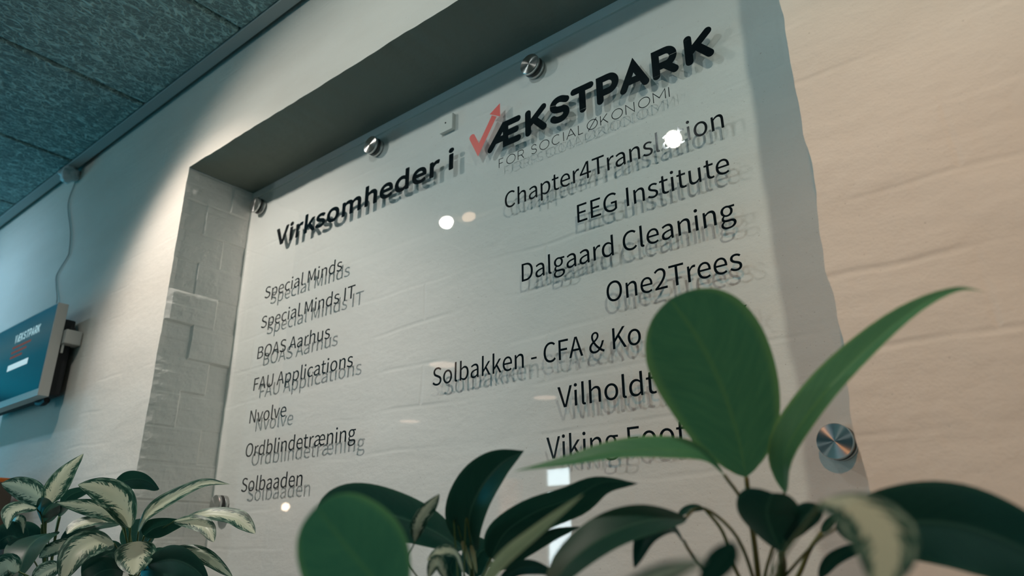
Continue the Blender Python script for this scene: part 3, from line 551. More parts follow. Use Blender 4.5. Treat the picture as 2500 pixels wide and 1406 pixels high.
def logo():
    zb, H, w = 2.0305, .0348, .0112           # stroke centre lines
    # (kind, x0, x1) centre line extents
    T = [('AE', .7085, .7640), ('K', .7835, .8125), ('S', .8285, .8540), ('T', .8675, .8960), ('P', .9110, .9365), ('A', .9485, .9825), ('R', .9990, 1.0255), ('K', 1.0465, 1.0745)]
    bm = bmesh.new()
    for k, x0, x1 in T:
        strokes(bm, [[(x0+(x1-x0)*a, zb+H*b) for a, b in L] for L in SH[k]], w)
    for v in bm.verts: v.co.y += LY + .00005
    part('logo_lettering', bm, BLACKVINYL, sign)
    # thin second line
    word = 'FOR SOCIALØKONOMI'; wd = {'I': .0, 'M': .0190, 'O': .0185, 'Ø': .0185, 'C': .0165, 'N': .0155, 'A': .0165, 'F': .0105, 'R': .0125, 'S': .0120, 'L': .0105, 'K': .0140}
    gap = .0058; sp = .0085
    total = sum(wd[ch] + gap for ch in word if ch != ' ') + sp - gap
    k = (1.0140-.7266)/total; x = .7266; h = .0150
    bm = bmesh.new()
    for ch in word:
        if ch == ' ': x += sp*k; continue
        wch = wd[ch]*k
        strokes(bm, [[(x + (wch if wch else 1)*a if wch else x, 1.9915 + h*b) for a, b in L] for L in CAPS[ch]], .00125, rnd=False)
        x += wch + gap*k
    for v in bm.verts: v.co.y += LY + .00005
    part('tagline_lettering', bm, BLACKVINYL, sign)
    # the coral tick that ends in an arrow head
    bm = bmesh.new()
    strokes(bm, [[(.6700, 2.0690), (.6838, 2.0405), (.7165, 2.0900)]], .0118, rnd=False)
    strokes(bm, [[(.6700, 2.0690), (.6705, 2.0680)]], .0118, rnd=True)
    strokes(bm, [[(.6838, 2.0415), (.6838, 2.0405)]], .0118, rnd=True)
    bm.faces.new([bm.verts.new((x_, -.0007, z_)) for x_, z_ in ((.7072, 2.0968), (.7292, 2.0835), (.7286, 2.1085))])
    for v in bm.verts: v.co.y += LY + .00004
    bmesh.ops.recalc_face_normals(bm, faces=bm.faces[:])
    o = part('tick_emblem', bm, REDVINYL, sign); o['label'] = 'coral red tick with an arrow head'
logo()

# ------------------------------------------------------------------ standoffs holding the panel
def standoff(x, z, label):
    t = thing('standoff_fixing', label, 'sign fixing', (x, DP, z), 'steel fixings of the clear sign'); R = .0172
    def p(name, prof, m, sm=True):
        bm = bmesh.new(); lathe(bm, prof, 64)
        o = obj(name, bm, m, t); o.rotation_euler = (PI/2, 0, 0)
        for f in o.data.polygons: f.use_smooth = sm and abs(f.normal.z) < .5
        return o
    # local z points away from the wall
    p('barrel', [(0, 0), (R, 0), (R, .0078), (0, .0078)], STEEL)
    p('washer', [(.004, .0078), (R*.985, .0078), (R*.985, .0142), (0, .0142)], RUBBER)
    p('cap', [(0, .0142), (R, .0142), (R, .0190), (R-.0006, .0197), (0, .0198)], STEEL)
standoff(.0470, 2.1500, 'brushed steel round fixing in the top corner beside the brick reveal')
standoff(.4215, 2.1510, 'brushed steel round fixing above the heading, nearest the white wall sensor')
standoff(.7920, 2.1495, 'brushed steel round fixing just above the black logo letters')
standoff(.0480, 1.5288, 'steel round fixing low beside the reveal, above the long narrow leaf')
standoff(1.1490, 1.5340, 'largest brushed steel fixing, beside the arching green leaf')

# white wall sensor behind the panel
t = thing('wall_sensor', 'small square white sensor box with a dark hole behind the panel', 'sensor', (.605, DP, 2.1255))
bm = bmesh.new(); box(bm, .5895, .6195, .1412, DP, 2.1110, 2.1420, bev=.001); part('housing', bm, WHITEPLASTIC, t)
bm = bmesh.new(); lathe(bm, [(0, 0), (.0016, 0), (.0016, .0004), (0, .0004)], 20)
o = obj('sensor_hole', bm, DARKPLASTIC, t); o.rotation_euler = (PI/2, 0, 0); o.location = (-.0012, .1412-DP, .0018)

# ------------------------------------------------------------------ wall screen, cable and caulk at the ceiling
scr = thing('wall_screen', 'wall mounted screen in a pale frame showing a dark blue slide', 'screen', (-.60, 0, 1.87))
X0, X1, Z0_, Z1_, YF = -.800, -.383, 1.7635, 1.9725, -.060
bm = bmesh.new()
box(bm, X0, X1, YF, YF+.022, Z0_, Z1_, bev=.0008)
part('frame', bm, GREYPLASTIC, scr)
bm = bmesh.new(); box(bm, X0+.006, X1-.0035, YF-.0006, YF+.004, Z0_+.015, Z1_-.0035); part('screen_panel', bm, SCREEN, scr)
bm = bmesh.new(); box(bm, X0+.03, X1-.012, YF+.018, -.012, Z0_+.006, Z1_-.03, bev=.004); part('rear_housing', bm, DARKPLASTIC, scr)
bm = bmesh.new(); box(bm, X1-.02, X1+.012, -.036, -.002, 1.882, 1.914, bev=.002)
box(bm, X1-.004, X1+.0, -.034, -.030, 1.862, 1.884)
part('bracket', bm, GREYPLASTIC, scr)
bm = bmesh.new()
for xx in (X1-.008, X1+.006): box(bm, xx-.004, xx+.004, -.028, -.018, 1.914, 1.921)
part('bracket_screw', bm, DARKPLASTIC, scr)
bm = bmesh.new(); tube(bm, [(X1-.03, -.03, Z0_-.002), (X1-.05, -.03, Z0_-.006), (X1-.08, -.03, Z0_-.002)], .007, n=8); part('lower_knob', bm, DARKPLASTIC, scr)
bm = bmesh.new(); x = -.606
for ch in ('V', 'AE', 'K', 'S', 'T', 'P', 'A', 'R', 'K'):
    wch = .0145 if ch == 'AE' else .0098
    strokes(bm, [[(x + wch*a, 1.9195 + .017*b) for a, b in L] for L in SH[ch]], .0040, y=YF-.0008); x += wch + .0066
part('slide_title', bm, SLIDETEXT, scr)
bm = bmesh.new()
for k in range(3): box(bm, -.612, -.500 - .02*k, YF-.0011, YF-.0005, 1.904 - .012*k, 1.909 - .012*k)
part('slide_text_rows', bm, SLIDERED, scr)
bm = bmesh.new(); box(bm, -.612, -.490, YF-.0011, YF-.0005, 1.850, 1.864); part('slide_button', bm, SLIDEWHITE, scr)

bm = bmesh.new(); tube(bm, [(-.633, -.004, 2.412), (-.644, -.003, 2.386), (-.657, -.003, 2.328), (-.593, -.003, 2.229), (-.5695, -.003, 2.167), (-.574, -.003, 2.152), (-.6177, -.003, 2.116), (-.6046, -.003, 2.081), (-.566, -.006, 2.026), (-.560, -.02, 1.965)], .0016, n=60, seg=6)
tag(obj('power_cable', bm, GREYPLASTIC, None, True), 'thin pale cable hanging down the wall to the screen', 'cable')
bm = bmesh.new(); bmesh.ops.create_icosphere(bm, subdivisions=4, radius=1)
for v in bm.verts:
    n_ = 1 + .35*noise.noise(v.co*1.6) + .12*noise.noise(v.co*5)
    v.co = Vector((-.640 + v.co.x*.030*n_, -.022 + v.co.y*.022*n_, 2.405 + v.co.z*.022*n_))
tag(obj('caulk_lump', bm, CAULK, None, True), 'crumpled whitish lump where the cable leaves the ceiling', 'cable outlet')

# ------------------------------------------------------------------ lamps on their track, other lights
tr = thing('lamp_track', 'pale ceiling track carrying the spot lamps along the wall', 'lamp track', (.05, -.6, CEIL))
bm = bmesh.new(); box(bm, -1.8, 1.9, -.645, -.61, CEIL-.012, CEIL, bev=.001); part('rail', bm, WHITEPLASTIC, tr)
bm = bmesh.new(); box(bm, 1.2, 2.5, -1.395, -1.36, CEIL-.012, CEIL, bev=.001); tr2 = thing('lamp_track', 'short second ceiling track farther from the wall', 'lamp track', (1.85, -1.38, CEIL)); part('rail', bm, WHITEPLASTIC, tr2)
def lamp(i, label, snoot=False):
    p, a, *_ = LAMP[i]; a = Vector(a).normalized(); p = Vector(p)
    t = thing('spot_lamp', label, 'lamp', p, 'spot lamps on the ceiling track')
    q = a.to_track_quat('Z', 'Y').to_euler()
    if snoot:       # added fill lamp: snoot hides its lens from the panel's reflection
        bm = bmesh.new(); lathe(bm, [(.021, .022), (.023, .022), (.023, -.02), (0, -.02), (0, -.004), (.019, -.004), (.021, .022)], 40); o = obj('snoot', bm, DARKPLASTIC, t, True); o.rotation_euler = q
        bm = bmesh.new(); box(bm, -.01, .01, -.012, .012, .016, .0315); obj('adapter', bm, GREYPLASTIC, t); return
    bm = bmesh.new(); lathe(bm, [(.0215, .004), (.023, .004), (.023, -.02), (.020, -.032), (0, -.032)], 40); o = obj('lamp_head', bm, WHITEPLASTIC, t, True); o.rotation_euler = q
    bm = bmesh.new(); lathe(bm, [(0, 0), (.0213, 0), (.0213, -.002), (0, -.002)], 40); o = obj('lens', bm, LENS, t); o.rotation_euler = q
    bm = bmesh.new(); box(bm, -.018, .018, -.63 - p.y if p.y > -1 else -.03, -.012, .008, .030, bev=.004); obj('adapter', bm, GREYPLASTIC, t)
lamp(0, 'spot lamp mirrored in the panel above its blank middle')
wl = thing('warm_lamp', 'small warm oval lamp beside the first spot lamp, mirrored next to its disc', 'lamp', (.034, -.5585, 2.392))
bm = bmesh.new(); bmesh.ops.create_uvsphere(bm, u_segments=24, v_segments=14, radius=1)
for v in bm.verts: v.co = Vector((v.co.x*.024, v.co.y*.016, v.co.z*.013))
obj('bulb', bm, emit('warm_bulb', (1.0, .70, .48), 7), wl, True)
bm = bmesh.new(); box(bm, -.014, .014, -.012, .012, .011, .0315, bev=.003); obj('socket', bm, GREYPLASTIC, wl)
lamp(1, 'spot lamp mirrored as the brightest disc among the company names')
lamp(2, 'spot lamp just past the niche edge, over the warm wall')
lamp(5, 'added black snooted spot lamp that brightens the lower niche', True)
lamp(4, 'spot lamp on the second rail, aimed at the bare warm wall')
lamp(3, 'cool white spot lamp above the wall screen end of the room')
for x, y, lb in ((-1.32, -1.86, 'round ceiling light nearest the sign wall'), (-1.40, -2.91, 'round ceiling light behind the first one, mirrored beside it'), (-2.70, -2.93, 'round ceiling light towards the far window')):
    t = thing('ceiling_downlight', lb, 'lamp', (x, y, CEIL), 'round ceiling lights of the room')
    bm = bmesh.new(); lathe(bm, [(.075, 0), (.085, -.006), (.095, 0)], 40); obj('ring', bm, WHITEPLASTIC, t)
    bm = bmesh.new(); lathe(bm, [(0, -.001), (.075, -.001), (.075, 0), (0, 0)], 40); obj('lens', bm, DOWNL, t)
t = thing('wall_lamp', 'small round bright lamp on the end wall', 'lamp', (-4.2, -2.90, 1.86))
bm = bmesh.new(); bmesh.ops.create_uvsphere(bm, u_segments=20, v_segments=12, radius=.032); bmesh.ops.translate(bm, verts=bm.verts[:], vec=(.055, 0, 0)); obj('bulb', bm, emit('wall_lamp_bulb', (1, .75, .55), 22), t, True)
bm = bmesh.new(); box(bm, 0, .03, -.04, .04, -.04, .04, bev=.005); obj('socket', bm, WHITEPLASTIC, t)

# orange furniture
t = thing('orange_cupboard', 'tall orange cupboard in the far corner of the room', 'cupboard', (-3.75, -5.0, 0))
bm = bmesh.new(); box(bm, -4.18, -3.35, -5.19, -4.8, .05, 2.2, bev=.006); part('body', bm, ORANGE, t)
for a, b in ((-4.17, -3.775), (-3.755, -3.36)):
    bm = bmesh.new(); box(bm, a, b, -4.8, -4.78, .09, 2.18, bev=.003); d = part('door', bm, ORANGE, t)
    bm = bmesh.new(); hx = b-.04 if a < -4 else a+.04; box(bm, hx-.008, hx+.008, -4.78, -4.755, 1.0, 1.16, bev=.003); h = part('handle', bm, GREYPLASTIC, t); 
    h.parent = d
t = thing('orange_box_file', 'upright orange box standing on the ledge behind the leafy plant', 'box', (-.47, -.05, 1.22))

# ------------------------------------------------------------------ ledge, pots and plants
LEDGE = 1.22
led = thing('planter_ledge', 'long cabinet carrying the potted plants in front of the wall', 'cabinet', (.375, -.235, 0))
bm = bmesh.new(); box(bm, -.70, 1.45, -.455, -.004, LEDGE-.03, LEDGE, bev=.003); part('worktop', bm, WOOD, led)
bm = bmesh.new(); box(bm, -.68, 1.43, -.435, -.006, .08, LEDGE-.03); part('carcass', bm, ROOMPAINT, led)
bm = bmesh.new(); box(bm, -.66, 1.41, -.41, -.02, 0, .08); part('plinth', bm, DARKPLASTIC, led)
for k in range(4):
    bm = bmesh.new(); a = -.675 + k*.526; box(bm, a, a+.52, -.453, -.435, .09, LEDGE-.04, bev=.002); d = part('door', bm, ROOMPAINT, led)
    bm = bmesh.new(); box(bm, a+.47, a+.485, -.475, -.453, .9, 1.05, bev=.003); h = part('handle', bm, GREYPLASTIC, led); h.parent = d
bm = bmesh.new(); box(bm, -.66, -.522, -.075, -.025, LEDGE, 1.604, bev=.003); part('box_body', bm, ORANGE, t)
bm = bmesh.new(); box(bm, -.521, -.490, -.070, -.030, LEDGE, 1.604-.012, bev=.002); part('box_spine', bm, WOOD, t)

